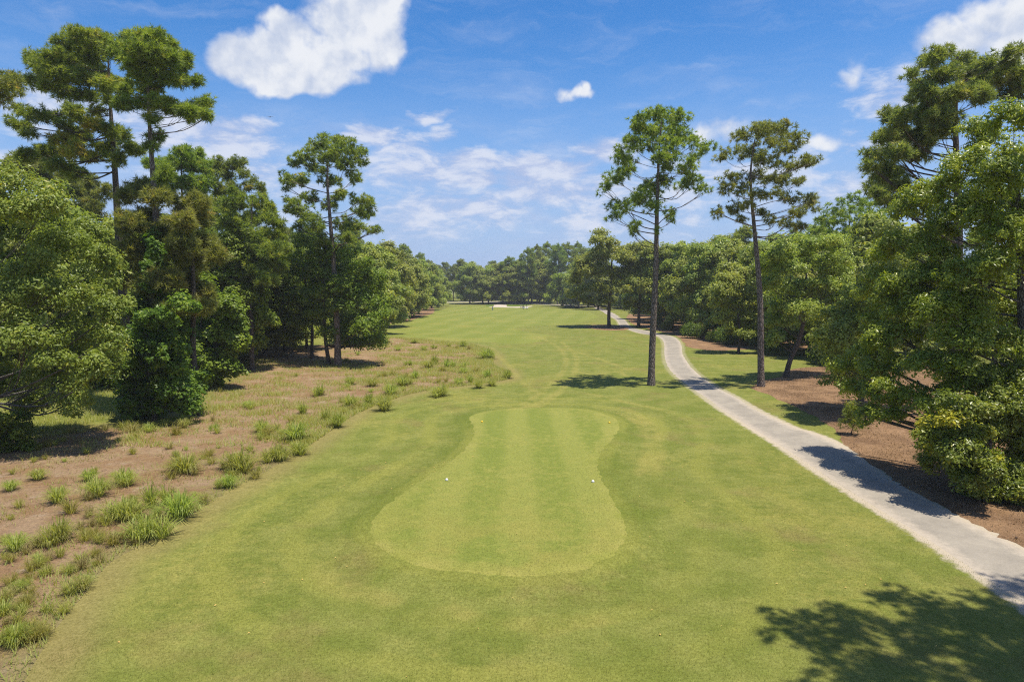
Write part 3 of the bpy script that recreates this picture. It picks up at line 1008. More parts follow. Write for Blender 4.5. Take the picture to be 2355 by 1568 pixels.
def hero(name, label, base_px, trunk_px, pads_px, kind, mat, total, bark, r0, seed, conv=None, depth=None, dspread=1.0, zflat=None, grow_=None, min_shadow=None, **kw):
    """a tree whose outline is read off the photograph; every mass gets its own depth round the trunk"""
    cf = conv or (lambda x, y: (x, y))
    zflat = zflat or (1.35 if kind == 'needle' else 1.15)
    grow_ = grow_ or (1.03 if kind == 'needle' else 1.12)
    base = at(*base_px)
    if depth is not None:
        q = on_plane(base_px[0], 700, depth)
        base = Vector((q.x, depth, float(height(q.x, depth))))
    B = base
    Yd = B.y
    rg = np.random.default_rng(seed + 1000)
    tp = [Vector((0, 0, 0))]
    for p in trunk_px:
        q = on_plane(p[0], p[1], Yd) - B
        tp.append(q)
    tp = [p for i, p in enumerate(tp) if i == 0 or p.z > tp[i-1].z + 0.2]
    # foliage masses
    W_ = []
    for p in pads_px:
        x, y, rx, ry = p[:4]
        ts = p[4] if len(p) > 4 else 0.0
        x0, y0 = cf(x, y)
        x1, y1 = cf(x + rx, y + ry)
        s_ = Yd/1569.3
        W_.append([x0, y0, abs(x1-x0)*s_*grow_, abs(y1-y0)*s_*grow_, ts])
    xs = [q[0] for q in W_]
    pads = []
    Rm = (max(xs) - min(xs))*Yd/1569.3*0.5 + 1.0
    for i, (x0, y0, rx, rz, ts) in enumerate(W_):
        tx = (x0 - float(np.mean(xs)))*Yd/1569.3
        room = math.sqrt(max(0.15, 1 - min(1, (tx/Rm)**2)))*Rm*0.62*dspread
        dy = room*(((i*0.618 + seed*0.37) % 1.0)*2 - 1)
        if min_shadow is not None:
            while True:
                q = on_plane(x0, y0, Yd + dy)
                if q.x - SUN_DIR.x/SUN_DIR.z*q.z - 0.5*rx > min_shadow or dy > 9.0:
                    break
                dy += 0.5
        q = on_plane(x0, y0, Yd + dy) - B
        k = (Yd + dy)/Yd
        pads.append((q.x, q.y, q.z, rx*k, max(rx, rz)*k*0.9, rz*k*zflat, ts))
    if kind == 'leaf':
        more = []
        for p in pads:
            for _ in range(2):
                u = rg.normal(size=3)
                u /= np.linalg.norm(u)
                f_ = 0.40 + 0.25*rg.random()
                more.append((p[0] + u[0]*p[3]*.80, p[1] + u[1]*p[4]*.80, p[2] + u[2]*p[5]*.80, p[3]*f_, p[4]*f_, p[5]*f_, p[6] + rg.normal(0, .06)))
        n_main = len(pads)
        pads = [(a[0], a[1], a[2], a[3]*.9, a[4]*.9, a[5]*.9, a[6]) for a in pads] + more
        kw['n_limbs'] = n_main
    return make_tree(name, label, B, tp, r0, pads, kind, mat, total, bark, seed, **kw)


Z1 = lambda x, y: (x*.4004, y*.4004)
Z3 = lambda x, y: (1334 + x*.5006, 196 + y*.5006)
Z4 = lambda x, y: (1726 + x*.4004, 78.5 + y*.4004)

hero('pine_tree', 'straight pine with a long bare trunk rising from the lawn left of the cart path', (1497, 886),
     [(1503, 700), (1509, 520), (1515, 400), (1518, 330), (1522, 280)],
     [(340,140,90,35),(420,150,80,35),(270,190,70,45),(345,215,100,35),(460,225,75,45),(230,265,55,40),(300,280,60,30),(420,290,85,40),(520,270,40,30),(575,285,42,32),
      (190,330,50,35),(240,340,40,25),(150,430,62,30),(105,480,32,28),(220,400,55,28),(480,385,65,35),(520,440,55,26),(565,495,36,18),(430,370,55,35),
      (330,475,70,32),(290,525,80,35),(200,560,50,32),(155,610,34,22),(330,560,45,25),(405,600,32,28),(420,625,20,15),(250,655,30,28),(240,690,22,20),(365,665,18,16),
      (470,465,42,25),(385,440,60,30),(360,330,60,35),(540,330,35,20),(150,560,30,18)],
     'needle', M['pine'], 2300, M['bark'], 0.34, 11, conv=Z3, K=16, L=0.42, wd=0.030, rise=0.35)
hero('pine_tree', 'slender pine with a grey flat-topped crown standing right of the cart path', (1750, 889),
     [(1746, 700), (1736, 540), (1729, 450), (1727, 390), (1735, 320)],
     [(830,205,95,26),(910,200,80,26),(740,245,52,32),(1000,245,42,36),(880,255,95,35),(655,335,34,26),(700,310,40,22),(780,320,75,30),(960,295,65,34),(870,340,80,32),
      (1050,355,55,26),(1088,352,18,18),(960,375,75,26),(700,420,45,26),(665,470,45,30),(800,415,55,26),(900,435,85,30),(1000,450,38,26),(735,480,55,26),(850,495,75,26),
      (960,520,55,22),(1070,530,42,26),(640,592,36,26),(695,570,55,20),(760,550,48,20),(725,625,36,16),(840,580,40,18),(1000,590,55,26),(1060,560,45,26),(900,628,46,18),
      (945,645,38,20),(1010,645,46,24)],
     'needle', M['pine_blue'], 2100, M['bark'], 0.33, 12, conv=Z3, K=15, L=0.40, wd=0.027, rise=0.2, zflat=1.25)
hero('pine_tree', 'tall pine with a full rounded crown beside the leaning oaks left of the fairway', (777, 842),
     [(768, 600), (758, 480), (752, 420), (752, 335)],
     [(1910,815,90,35),(1830,840,65,38),(2000,860,75,38),(1770,900,55,38),(1900,890,100,50),(2070,910,44,56),(1700,925,55,38),(1980,950,75,46),(1830,970,75,38),
      (1650,1030,50,30),(1720,1045,75,32),(1660,1085,34,22),(2030,1030,46,46),(1900,1050,65,36),(1780,1140,65,32),(1690,1190,55,32),(1960,1120,55,36),(2060,1150,65,32),(2130,1180,36,28),
      (1655,1210,30,26),(1740,1230,75,38),(2080,1225,75,36),(2150,1325,40,32),(1800,1290,75,46),(1960,1285,55,46),(2050,1305,65,36),(1720,1310,46,36),(1850,1390,66,36),(2000,1385,56,36),
      (1900,1180,60,32),(1640,1160,26,18)],
     'needle', M['pine'], 3000, M['bark'], 0.40, 13, conv=Z1, K=15, L=0.45, wd=0.034, rise=0.3)
hero('pine_tree', 'giant wide-spreading pine at the left, taller of the pair with long drooping limbs', (296, 922),
     [(285, 700), (266, 430), (252, 250), (248, 140)],
     [(480,225,105,38),(570,235,66,40),(400,255,75,36),(300,325,75,36),(190,345,40,42),(240,395,85,36),(420,345,115,46),(540,325,95,56),(330,435,105,36),(200,465,45,36),
      (450,455,95,36),(570,435,66,36),(650,275,55,45),(260,500,55,20),(360,535,75,32),(500,555,75,32),(620,495,75,32,.12),(700,500,66,32,.10),(640,580,46,22),
      (120,650,36,32),(100,720,55,32),(200,675,66,32),(300,680,55,22),(180,765,46,16),(420,655,86,32),(380,735,55,26),(520,715,66,32,.25),(460,795,86,32,.25),(350,815,66,32,.28),
      (430,868,75,36,.30),(520,900,55,32,.22),(640,760,66,36,.08),(700,790,55,36),(600,850,66,36,.1),(650,920,55,36),(260,880,70,32),(150,905,75,32),(760,865,66,36),(560,655,46,26,.1),
      (330,960,75,28),(420,1000,60,26)],
     'needle', M['pine'], 5200, M['bark_dark'], 0.42, 14, conv=Z1, K=16, L=0.44, wd=0.026, rise=0.0)
hero('pine_tree', 'giant pine at the left with vines round its foot and one long limb reaching right', (391, 947),
     [(373, 700), (360, 520), (350, 400), (341, 260), (338, 160)],
     [(830,235,86,36),(900,235,76,36),(740,255,66,36),(960,265,56,40),(840,315,105,40),(1050,328,36,32),(950,345,86,40),(1040,368,40,40),(700,315,56,40),(770,375,66,32),(900,435,76,36),
      (980,458,55,32),(1060,474,46,22),(1115,474,32,18),(800,440,55,36),(860,515,55,30),(730,530,50,22,.1),(700,600,66,18),(800,590,38,22),(930,590,66,22,.08),(880,610,46,32,.12),(1000,628,56,26),
      (1080,648,56,26),(1150,620,36,26),(1195,602,25,20),(1190,668,32,16),(1100,690,28,16),(870,690,32,22),(890,800,36,22),(870,840,28,22),(950,1010,50,30)],
     'needle', M['pine'], 3700, M['bark'], 0.38, 15, conv=Z1, K=16, L=0.44, wd=0.026, rise=0.15)
hero('pine_tree', 'bushy olive-brown pine between the two giant pines and the sandy rough', (445, 905),
     [(446, 800), (444, 700), (440, 600), (436, 470)],
     [(820,1095,125,45,0.06),(740,1135,56,36,0.08),(900,1145,76,36,0.07),(1060,1195,76,55,0.11),(1140,1175,66,46,0.12),(1050,1275,86,46,0.12),(1150,1255,56,55,0.11),(740,1295,95,55),(850,1255,76,46,0.06),(900,1395,76,46),
      (1060,1415,95,55),(1180,1395,76,55),(760,1445,95,55,0.06),(1100,1515,105,46),(870,1525,86,46,0.14),(1240,1475,56,55),(700,1470,86,55,0.06),(820,1520,95,55,0.11),(950,1620,95,46,0.14),(1050,1595,76,46,0.06),
      (870,1660,86,36,0.11),(1100,1690,115,46,0.03),(800,1740,76,36,0.03),(1000,1770,115,36),(1180,1698,76,55),(1150,1770,86,36),(680,1598,66,55,0.17),(960,1330,80,50,0.06),(1000,1470,80,50)],
     'needle', M['pine_pale'], 5200, M['bark_dark'], 0.26, 16, conv=Z1, depth=53.0, dspread=0.9, K=16, L=0.50, wd=0.028, rise=-0.1)
hero('pine_tree', 'dense dark pine behind the olive-brown pine, its top against the sky', (420, 880),
     [(420, 700), (418, 560), (420, 350)],
     [(1060,890,66,36),(1140,895,56,30),(1000,940,56,36),(950,995,56,56),(1100,955,86,46),(1080,1045,76,46),(1000,1055,56,46),(1180,965,46,36),(930,1080,70,50),(1120,1120,70,50),(1180,1060,50,40),(880,960,50,40)],
     'needle', M['pine'], 2200, M['bark_dark'], 0.30, 17, conv=Z1, depth=82, K=14, L=0.5, wd=0.036, rise=0.1)
hero('pine_tree', 'thin open-crowned pine showing sky through its top, left of the rounded pine', (540, 860),
     [(538, 700), (536, 560), (535, 375)],
     [(1250,955,46,46),(1230,1035,46,46),(1340,955,52,32),(1380,938,42,22),(1400,1005,34,24),(1450,1040,24,16),(1490,1078,32,20),(1500,1112,24,16),(1420,1078,34,20),(1340,1078,46,32),(1300,1010,46,32),(1270,1110,46,30),(1380,1130,40,20)],
     'needle', M['pine_blue'], 1300, M['bark_dark'], 0.24, 18, conv=Z1, depth=88, K=12, L=0.45, wd=0.034, rise=0.1)
hero('pine_tree', 'full green pine clothed low down, just left of the rounded pine', (575, 850),
     [(576, 720), (577, 600), (578, 460)],
     [(1330,1150,56,46),(1290,1225,76,46),(1380,1175,56,46),(1480,1175,66,46),(1530,1215,56,36),(1340,1275,86,46),(1450,1265,76,46),(1560,1265,56,46),(1620,1308,36,36),(1350,1365,86,46),(1480,1355,86,46),(1590,1365,66,46),
      (1400,1455,95,46),(1540,1435,86,46),(1630,1428,36,36),(1450,1535,95,46),(1570,1525,76,46),(1400,1600,80,46),(1520,1610,80,46),(1320,1500,70,46)],
     'needle', M['pine'], 3400, M['bark_dark'], 0.28, 19, conv=Z1, depth=80, K=14, L=0.52, wd=0.038, rise=-0.1)
hero('pine_tree', 'dusky pine half hidden behind the pale oak at the left edge', (130, 880),
     [(131, 700), (131, 560), (125, 380)],
     [(320,885,95,32),(150,955,95,40),(240,950,85,36),(90,945,66,26),(330,1045,56,36),(220,1005,86,36),(400,1000,70,40),(480,1050,76,46),(430,1105,76,46),(530,1125,56,56),(560,1225,56,56),(500,1200,70,46),(40,985,50,30),(300,1130,60,40),(600,1110,50,40)],
     'needle', M['pine_blue'], 2600, M['bark_dark'], 0.30, 20, conv=Z1, depth=84, K=14, L=0.5, wd=0.036, rise=0.2)
hero('pine_tree', 'pine past the left edge whose one cone-laden branch tip pokes into view', (-150, 1000),
     [(-148, 700), (-145, 400), (-140, 120)],
     [(60,450,46,22),(92,490,46,32),(25,500,40,38),(10,560,40,36),(110,530,26,20),(25,600,20,18),(-80,480,90,55),(-200,420,120,70),(-250,300,110,60),(-380,420,120,60),(-400,560,130,60),(-300,700,120,50),(-520,500,110,60)],
     'needle', M['pine_blue'], 2200, M['bark_dark'], 0.38, 21, conv=Z1, depth=46, K=14, L=0.36, wd=0.022, rise=0.1)
hero('pine_tree', 'huge dark pine rising behind the glossy tree at the right edge', (2200, 900),
     [(2200, 700), (2198, 480), (2195, 300), (2205, 130)],
     [(1060,140,55,36),(1125,120,28,28),(1010,180,36,32),(1230,165,66,36),(1350,175,56,36),(1490,135,56,36),(1450,195,76,36),(1530,215,46,36),(930,240,32,22),(960,285,36,26),(1100,245,86,36),(1250,245,95,40),
      (1380,275,86,36),(1000,338,55,26),(930,375,32,22),(1080,385,95,45),(1200,340,76,36),(790,480,46,32),(850,518,55,36),(900,460,36,26),(980,468,86,45),(1100,478,86,45),(780,590,55,32),(740,610,32,26),
      (880,588,76,36),(980,598,86,45),(1080,560,76,36),(690,698,40,26),(760,700,55,32),(840,690,76,36),(950,690,66,36),(690,760,36,26),(720,818,46,32),(800,800,76,36),(680,893,32,22),(760,880,66,36),(850,880,55,36),
      (740,930,46,26),(800,970,55,26),(1300,350,80,50),(1500,330,80,60)],
     'needle', M['pine_blue'], 4600, M['bark_dark'], 0.42, 22, conv=Z4, depth=50, K=16, L=0.42, wd=0.025, rise=0.35)
hero('pine_tree', 'mid-distance pine showing above the oaks between the slender pine and the huge dark pine', (1950, 840),
     [(1950, 700), (1952, 600), (1955, 470)],
     [(1900,500,30,22),(1935,480,28,22),(1975,465,36,22),(2010,480,34,24),(1890,535,36,24),(1940,520,44,26),(1990,515,44,26),(2030,500,30,24),(1860,550,30,20),(1920,560,50,26),(1980,560,50,28),(1850,590,36,24),(1830,540,20,16),(1900,610,60,30),(1970,620,60,36)],
     'needle', M['pine'], 2200, M['bark_dark'], 0.30, 23, depth=95, K=13, L=0.5, wd=0.040, rise=0.1)

# ---- broadleaf trees read off the photograph
hero('oak_tree', 'pale yellow-green leafy oak filling the left edge above its own shadow', (-40, 1020),
     [(-42, 900), (-45, 760), (-40, 600), (-20, 470)],
     [(30,440,75,55,.12),(100,490,75,60,.12),(40,560,90,70),(140,570,75,60),(205,545,55,50,.06),(240,620,40,50,.05),(90,680,95,60),(190,690,75,60,.05),(255,720,36,40,.04),(60,790,100,60),(170,785,85,55,.06),(255,790,40,45,.1),
      (265,830,32,28),(120,865,80,45),(215,870,60,36),(40,895,60,45),(170,920,46,32),(70,935,45,24),(-80,520,95,90),(-90,680,110,100),(-80,840,100,90),(-180,620,100,120),(-190,800,110,100),(20,640,90,60)],
     'leaf', M['oak_pale'], 85000, M['bark_grey'], 0.36, 31, depth=43, dspread=0.9, limb_r=0.15, ll=0.22, lw=0.11, cl=0.8, rise=0.5)
hero('shrub', 'dark low bush in the bottom shade of the pale oak at the left edge', (10, 1040),
     [(10, 1020), (10, 990)],
     [(15,985,40,32),(45,1000,24,28),(-30,980,50,45),(30,1030,34,20),(-20,1025,45,25),(55,1030,15,15)],
     'leaf', M['vine'], 7000, M['bark_dark'], 0.08, 32, cat='shrub', ll=0.2, lw=0.1, cl=0.5, twig_n=2)
hero('vine_thicket', 'dark green vine-smothered thicket wrapped round the foot of the giant pine', (345, 958),
     [(345, 900), (342, 800), (345, 720)],
     [(365,740,55,36),(400,770,40,40),(330,790,46,50),(380,810,55,46),(335,860,50,46),(400,850,36,46),(310,905,32,40),(355,900,46,40),(405,900,32,36),(330,940,36,20),(380,935,40,22),(300,935,24,22),(425,880,20,30),(415,930,20,18),(360,690,40,26),(345,650,24,26),(300,850,30,36),(288,925,26,30,.1),(440,935,26,26,.12),(448,890,24,34,.1),(352,620,16,30),(356,580,14,26),(350,545,12,22),(290,880,24,34,.05),(415,700,30,26,.15),(325,720,26,26,.1),(375,880,30,26,.2),(340,960,40,14)],
     'leaf', M['vine'], 27000, M['bark_dark'], 0.14, 33, cat='thicket', depth=50.6, dspread=1.1, ll=0.28, lw=0.19, cl=0.6, rise=0.1)
hero('sweetgum_tree', 'bright green sweetgum with layered low boughs right of the vine thicket', (456, 892),
     [(458, 840), (460, 760), (465, 690)],
     [(480,705,46,36),(525,720,36,36),(465,770,50,40),(515,775,46,40,.1),(460,830,46,36),(510,835,45,32,.1),(545,790,28,30,.1),(450,870,32,24),(495,865,36,24),(530,850,28,20),(540,740,26,30,.05),(440,800,30,30),(470,660,40,30)],
     'leaf', M['maple'], 19000, M['bark_dark'], 0.16, 34, dspread=0.9, ll=0.34, lw=0.25, cl=0.8, rise=0.0, up=1.0)
hero('sweetgum_tree', 'lime green young sweetgum glowing in the gap behind the thicket', (585, 828),
     [(584, 780), (578, 700), (570, 630)],
     [(560,640,36,28,.1),(545,670,36,32,.12),(585,680,34,30),(530,720,32,30,.1),(575,735,40,36),(560,790,36,28),(590,760,26,28),(540,760,30,28,.1),(520,650,28,26),(600,640,26,24)],
     'leaf', M['gum'], 11000, M['bark_dark'], 0.14, 35, ll=0.38, lw=0.27, cl=0.8, rise=0.2)
hero('sweetgum_tree', 'leafy mid-green sweetgum filling the gap under the full green pine', (528, 850),
     [(527, 800), (530, 700), (535, 600)],
     [(500,600,40,36),(545,590,36,34,.05),(480,650,40,36),(530,640,46,40),(575,640,36,40),(500,690,40,36,.05),(555,690,40,36),(600,690,30,36),(520,740,40,34),(575,745,36,36),(610,740,24,34),(540,790,36,26),(590,790,30,26,.06),(500,780,30,30)],
     'leaf', M['maple'], 20000, M['bark_dark'], 0.16, 47, ll=0.36, lw=0.24, cl=0.8, rise=0.2)
hero('oak_tree', 'broad leaning oak with its trunk just left of the rounded pine', (757, 838),
     [(750, 790), (742, 720), (745, 640), (755, 590)],
     [(780,590,50,34),(800,635,60,46),(735,640,60,46),(820,695,60,46),(860,670,36,40,.05),(760,690,66,46),(850,750,42,42),(840,795,42,26),(872,785,22,22),(800,745,50,36),(770,765,50,26),(840,630,36,36),(882,725,20,36),(720,595,50,36),(800,790,30,24),(868,640,24,30)],
     'leaf', M['maple'], 26000, M['bark_dark'], 0.26, 36, ll=0.33, lw=0.19, cl=0.95, rise=0.35)
hero('oak_tree', 'lighter oak with low spreading boughs left of the leaning oak', (717, 824),
     [(716, 770), (712, 700), (700, 620)],
     [(690,600,50,34,.05),(650,625,40,34,.1),(700,650,60,40),(640,680,46,40,.1),(690,700,60,46),(620,690,26,30,.1),(650,740,50,32,.08),(700,745,50,30),(675,775,40,20),(625,740,26,26),(640,775,26,16),(735,720,50,40),(720,560,36,26)],
     'leaf', M['maple'], 22000, M['bark_dark'], 0.24, 37, ll=0.35, lw=0.21, cl=0.95, rise=0.3)
hero('oak_tree', 'oak with a forked leaning trunk on the pine straw behind the slender pine', (1807, 867),
     [(1815, 830), (1835, 780), (1850, 720), (1855, 600)],
     [(900,795,85,46),(1000,775,76,46),(1100,740,86,46),(1180,720,66,36),(840,850,56,46),(960,855,86,46),(1080,825,86,46),(1180,815,76,55),(880,925,66,46),(1000,935,86,46),(1100,925,86,46),(1200,915,56,55),
      (900,1020,66,46),(1010,1035,76,36),(1100,1025,76,46),(920,1100,46,46),(1050,1105,55,36),(1180,1015,56,46),(890,1165,36,26),(1100,1115,46,36),(1060,1060,60,36),(1240,980,50,50)],
     'leaf', M['oak'], 30000, M['bark_dark'], 0.27, 38, conv=Z3, ll=0.27, lw=0.15, cl=0.9, rise=0.4)
hero('oak_tree', 'yellow-green oak left of the forked oak with boughs hanging to the straw', (1700, 800),
     [(1700, 770), (1698, 700), (1700, 620)],
     [(720,895,76,46,.1),(680,955,60,46,.1),(750,970,76,46,.05),(655,1075,50,32,.1),(700,1115,55,32,.1),(770,1055,56,46),(640,1000,46,36,.1),(720,1040,60,40,.05),(780,870,60,40),(690,850,50,30),(800,1120,50,36),(740,1150,36,24)],
     'leaf', M['oak'], 17000, M['bark_dark'], 0.2, 39, conv=Z3, depth=100, ll=0.36, lw=0.2, cl=1.0, rise=0.3)
hero('oak_tree', 'large dark oak with heavy clumped crown behind the yellow-green oak', (1600, 768),
     [(1600, 740), (1605, 690), (1615, 600)],
     [(620,755,105,40),(560,830,95,55),(640,880,105,60),(490,850,70,55),(460,940,70,56),(560,980,76,50),(510,1050,56,40),(410,930,50,46),(600,1040,60,40),(720,800,60,50),(430,1030,40,36),(560,760,70,36),(660,960,70,46)],
     'leaf', M['oak'], 20000, M['bark_dark'], 0.32, 40, conv=Z3, ll=0.5, lw=0.3, cl=1.4, rise=0.3)
hero('oak_tree', 'oak with twin trunks on the mound where the cart path disappears', (1400, 753),
     [(1400, 725), (1402, 690), (1405, 620), (1408, 560)],
     [(100,720,70,30),(130,765,95,40),(60,800,70,40),(180,795,76,40),(100,870,95,40),(30,860,60,36),(200,870,76,40),(60,940,76,32),(160,945,76,32),(30,990,46,22),(120,995,50,22),(-20,900,46,40),(-40,965,40,30),(0,820,40,30),(90,685,40,20)],
     'leaf', M['oak'], 19000, M['bark_dark'], 0.42, 41, conv=Z3, ll=0.5, lw=0.3, cl=1.3, rise=0.3)
hero('oak_tree', 'rounded oak right of the twin-trunked oak beside the cart path', (1468, 752),
     [(1469, 725), (1470, 690), (1472, 620), (1474, 580)],
     [(260,760,80,40),(330,770,76,46),(250,840,70,46),(320,860,66,56),(260,920,76,40),(325,945,56,46),(230,1000,46,24),(290,1010,46,24),(210,800,40,40),(360,830,40,50),(350,1010,40,30)],
     'leaf', M['oak'], 15000, M['bark_dark'], 0.38, 42, conv=Z3, ll=0.5, lw=0.3, cl=1.3, rise=0.3)
hero('oak_tree', 'grey-green oak peeping out left of the glossy tree at the right', (1985, 930),
     [(1985, 880), (1990, 800), (1995, 720)],
     [(1960,740,70,50),(2000,690,70,46),(1925,800,46,36),(1960,820,60,40),(1985,770,70,46),(1910,835,26,26),(1950,870,50,30),(2030,640,60,46),(2000,860,50,40),(1930,760,40,34),(2050,720,60,60),(2060,580,46,40)],
     'leaf', M['sage'], 22000, M['bark_dark'], 0.24, 43, depth=52, ll=0.24, lw=0.13, cl=0.8, rise=0.3)
hero('magnolia_tree', 'huge glossy-leaved tree overhanging the cart path at the right edge', (2345, 1060),
     [(2350, 960), (2352, 800), (2350, 600), (2335, 350)],
     [(2330,280,70,60),(2270,330,60,46),(2375,380,90,70),(2215,390,65,50,.05),(2150,440,65,46,.05),(2290,440,90,70),(2100,490,60,46),(2200,510,90,60),(2330,560,100,80),(2060,570,60,46,.05),(2140,590,80,60),(2240,640,100,80),(2020,650,50,46,.05),
      (2090,680,80,60),(2350,720,100,90),(2170,730,90,70),(2010,740,46,46),(2070,780,70,60),(2270,800,100,80),(1985,820,40,40),(2030,860,60,46),(2140,850,90,60),(2220,890,90,60),(2330,880,100,70),(2010,910,36,30),(2090,920,66,46),
      (2170,960,66,36),(2280,960,80,50),(2120,650,70,60),(2440,500,110,120),(2460,750,120,120),(2400,950,110,70),(2050,700,60,60),(2310,500,80,60),(2200,790,80,60),(1965,900,40,40),(1990,955,36,26),(2040,960,40,26),(1955,850,40,34)],
     'leaf', M['glossy'], 118000, M['bark_grey'], 0.36, 44, depth=33, dspread=0.85, grow_=1.0, min_shadow=18.3, ll=0.19, lw=0.08, cl=0.52, rise=0.35)
hero('magnolia_tree', 'lower dark leafy tree with bright yellow-green sprays over the straw by the path', (2290, 1150),
     [(2288, 1100), (2280, 1030), (2275, 980)],
     [(2270,990,55,40),(2215,1010,40,36,.1),(2330,1010,60,50),(2180,1030,36,30,.05),(2250,1060,56,40),(2320,1080,60,40),(2200,1090,40,34),(2145,1060,26,30),(2260,1120,50,30),(2350,1130,50,30),(2225,1140,36,18),(2150,980,30,22,.40),(2180,960,26,20,.38),(2250,950,50,18,.35),(2120,1000,20,18,.3),(2380,1050,60,70),(2290,930,60,46),(2220,940,50,36),(2350,900,60,60),(2160,1010,40,30),(2190,1050,40,34),(2310,980,60,44),(2240,1100,50,36),(2370,1120,50,40),(2310,1140,40,20)],
     'leaf', M['glossy_dark'], 52000, M['bark_dark'], 0.16, 45, depth=31, dspread=0.8, ll=0.17, lw=0.085, cl=0.5, rise=0.2)
hero('sweetgum_tree', 'fresh lime green tree at the edge of the far woods beyond the golf cart', (1293, 704),
     [(1293, 690), (1294, 670), (1296, 640)],
     [(1290,640,22,14,.1),(1310,655,24,16),(1275,660,20,14,.1),(1295,670,26,16),(1270,682,20,12,.1),(1315,680,22,14),(1290,690,20,8),(1330,660,18,16),(1322,640,18,12)],
     'leaf', M['gum'], 6000, M['bark_dark'], 0.35, 46, ll=0.85, lw=0.6, cl=1.7)

# tall pines just outside the right edge; only their shadows reach the lawn
for n_, (tx, ty, top_, rr0) in enumerate(((17.6, 13.4, 27.0, 5.4), (22.5, 15.2, 26.0, 5.0))):
    rg0 = np.random.default_rng(77 + n_)
    pads = []
    for i in range(24):
        a_, rr_ = i*2.4 + n_, rr0*math.sqrt((i+.5)/24)
        pads.append((rr_*math.cos(a_), rr_*math.sin(a_), top_ - 1.0 - 0.75*rr_ - rg0.random()*1.6, 1.2 + rg0.random()*.5, 1.2 + rg0.random()*.5, 0.8, 0.0))
    make_tree('pine_tree', ('tall pine just past the right edge whose dappled shadow lies on the near lawn', 'second tall pine past the right edge, shading the bottom right corner')[n_],
              Vector((tx, ty, float(height(tx, ty)))), [(0, 0, 0), (0.1, 0, 9), (0, 0.1, 18), (0, 0, top_ - 1)], 0.36, pads, 'needle', M['pine'], 2600, M['bark'], 78 + n_, L=0.42, wd=0.03)

# ---- woods: kinds built once, then copied
def wood_pads(rg, kind, H, Rc, low):
    pads = []
    if kind == 'pine':
        n = 17
        for i in range(n):
            f = i/(n-1)
            z = H*(low + (0.97-low)*f)
            rr = Rc*(0.55 + 0.6*math.sin(math.pi*min(1, 0.15+f*0.85)))*(0.35 + 0.65*rg.random())*(1.0 if f < .9 else .3)
            a = i*2.4 + rg.normal(0, .3)
            pads.append((rr*math.cos(a), rr*math.sin(a), z, 1.5 + rg.random()*.9, 1.5 + rg.random()*.9, 1.1 + rg.random()*.4, rg.normal(0, .05)))
    else:
        n = 22
        for i in range(n):
            f = (i+.5)/n
            z = H*(low + (0.92-low)*f)
            env = math.sqrt(max(.05, 1 - ((f-0.36)/0.68)**2))
            rr = Rc*env*(0.35 + 0.6*rg.random())
            a = i*2.4 + rg.normal(0, .4)
            pads.append((rr*math.cos(a), rr*math.sin(a), z, 1.9 + rg.random()*1.1, 1.9 + rg.random()*1.1, 1.6 + rg.random()*.6, rg.normal(0, .06)))
    return pads


def wood_proto(name, label, kind, H, Rc, low, mat, total, bark, r0, seed, **kw):
    rg = np.random.default_rng(seed)
    pads = wood_pads(rg, kind, H, Rc, low)
    return make_tree(name, label, Vector((0, -500, 0)), [(0, 0, 0), (rg.normal(0, .2), rg.normal(0, .2), H*.35), (rg.normal(0, .3), rg.normal(0, .3), H*.7), (0, 0, H*.93)],
                     r0, pads, 'needle' if kind == 'pine' else 'leaf', mat, total, bark, seed, twig_n=2, sides=8, parts=False, **kw)


PROTO = {
    'b0': wood_proto('broadleaf_tree', '-', 'leaf', 18, 6.0, 0.10, M['oak'], 17000, M['bark_dark'], 0.30, 101, ll=0.5, lw=0.3, cl=1.3),
    'b1': wood_proto('broadleaf_tree', '-', 'leaf', 19, 5.4, 0.10, M['oak'], 17000, M['bark_dark'], 0.28, 102, ll=0.5, lw=0.32, cl=1.4),
    'b2': wood_proto('broadleaf_tree', '-', 'leaf', 16, 6.2, 0.10, M['oak'], 17000, M['bark_dark'], 0.30, 103, ll=0.52, lw=0.3, cl=1.2),
    'b3': wood_proto('broadleaf_tree', '-', 'leaf', 15, 5.6, 0.10, M['sage'], 16000, M['bark_dark'], 0.26, 104, ll=0.5, lw=0.3, cl=1.2),
    'p0': wood_proto('pine_tree', '-', 'pine', 25, 3.9, 0.42, M['pine'], 2300, M['bark_dark'], 0.30, 105, K=11, L=0.6, wd=0.055, cr=0.6, rise=0.2),
    'p1': wood_proto('pine_tree', '-', 'pine', 27, 4.2, 0.55, M['pine'], 2300, M['bark_dark'], 0.32, 106, K=11, L=0.6, wd=0.055, cr=0.6, rise=0.3),
    'p2': wood_proto('pine_tree', '-', 'pine', 24, 3.5, 0.30, M['pine_blue'], 2400, M['bark_dark'], 0.30, 107, K=11, L=0.6, wd=0.055, cr=0.6, rise=0.1),
    's0': wood_proto('understory_shrub', '-', 'leaf', 3.2, 1.6, 0.12, M['vine'], 3000, M['bark_dark'], 0.05, 108, ll=0.3, lw=0.18, cl=0.6),
}
for k_, o_ in PROTO.items():
    if k_ == 's0':
        o_['category'] = 'shrub'
BASE_H = {'b0': 18, 'b1': 19, 'b2': 16, 'b3': 15, 'p0': 25, 'p1': 27, 'p2': 24, 's0': 3.2}
used = set()
rw = random.Random(5)
ORD = ['first', 'second', 'third', 'fourth', 'fifth', 'sixth', 'seventh', 'eighth', 'ninth', 'tenth', 'eleventh', 'twelfth', 'thirteenth', 'fourteenth', 'fifteenth',
       'sixteenth', 'seventeenth', 'eighteenth', 'nineteenth', 'twentieth', 'twenty-first', 'twenty-second', 'twenty-third', 'twenty-fourth', 'twenty-fifth', 'twenty-sixth']


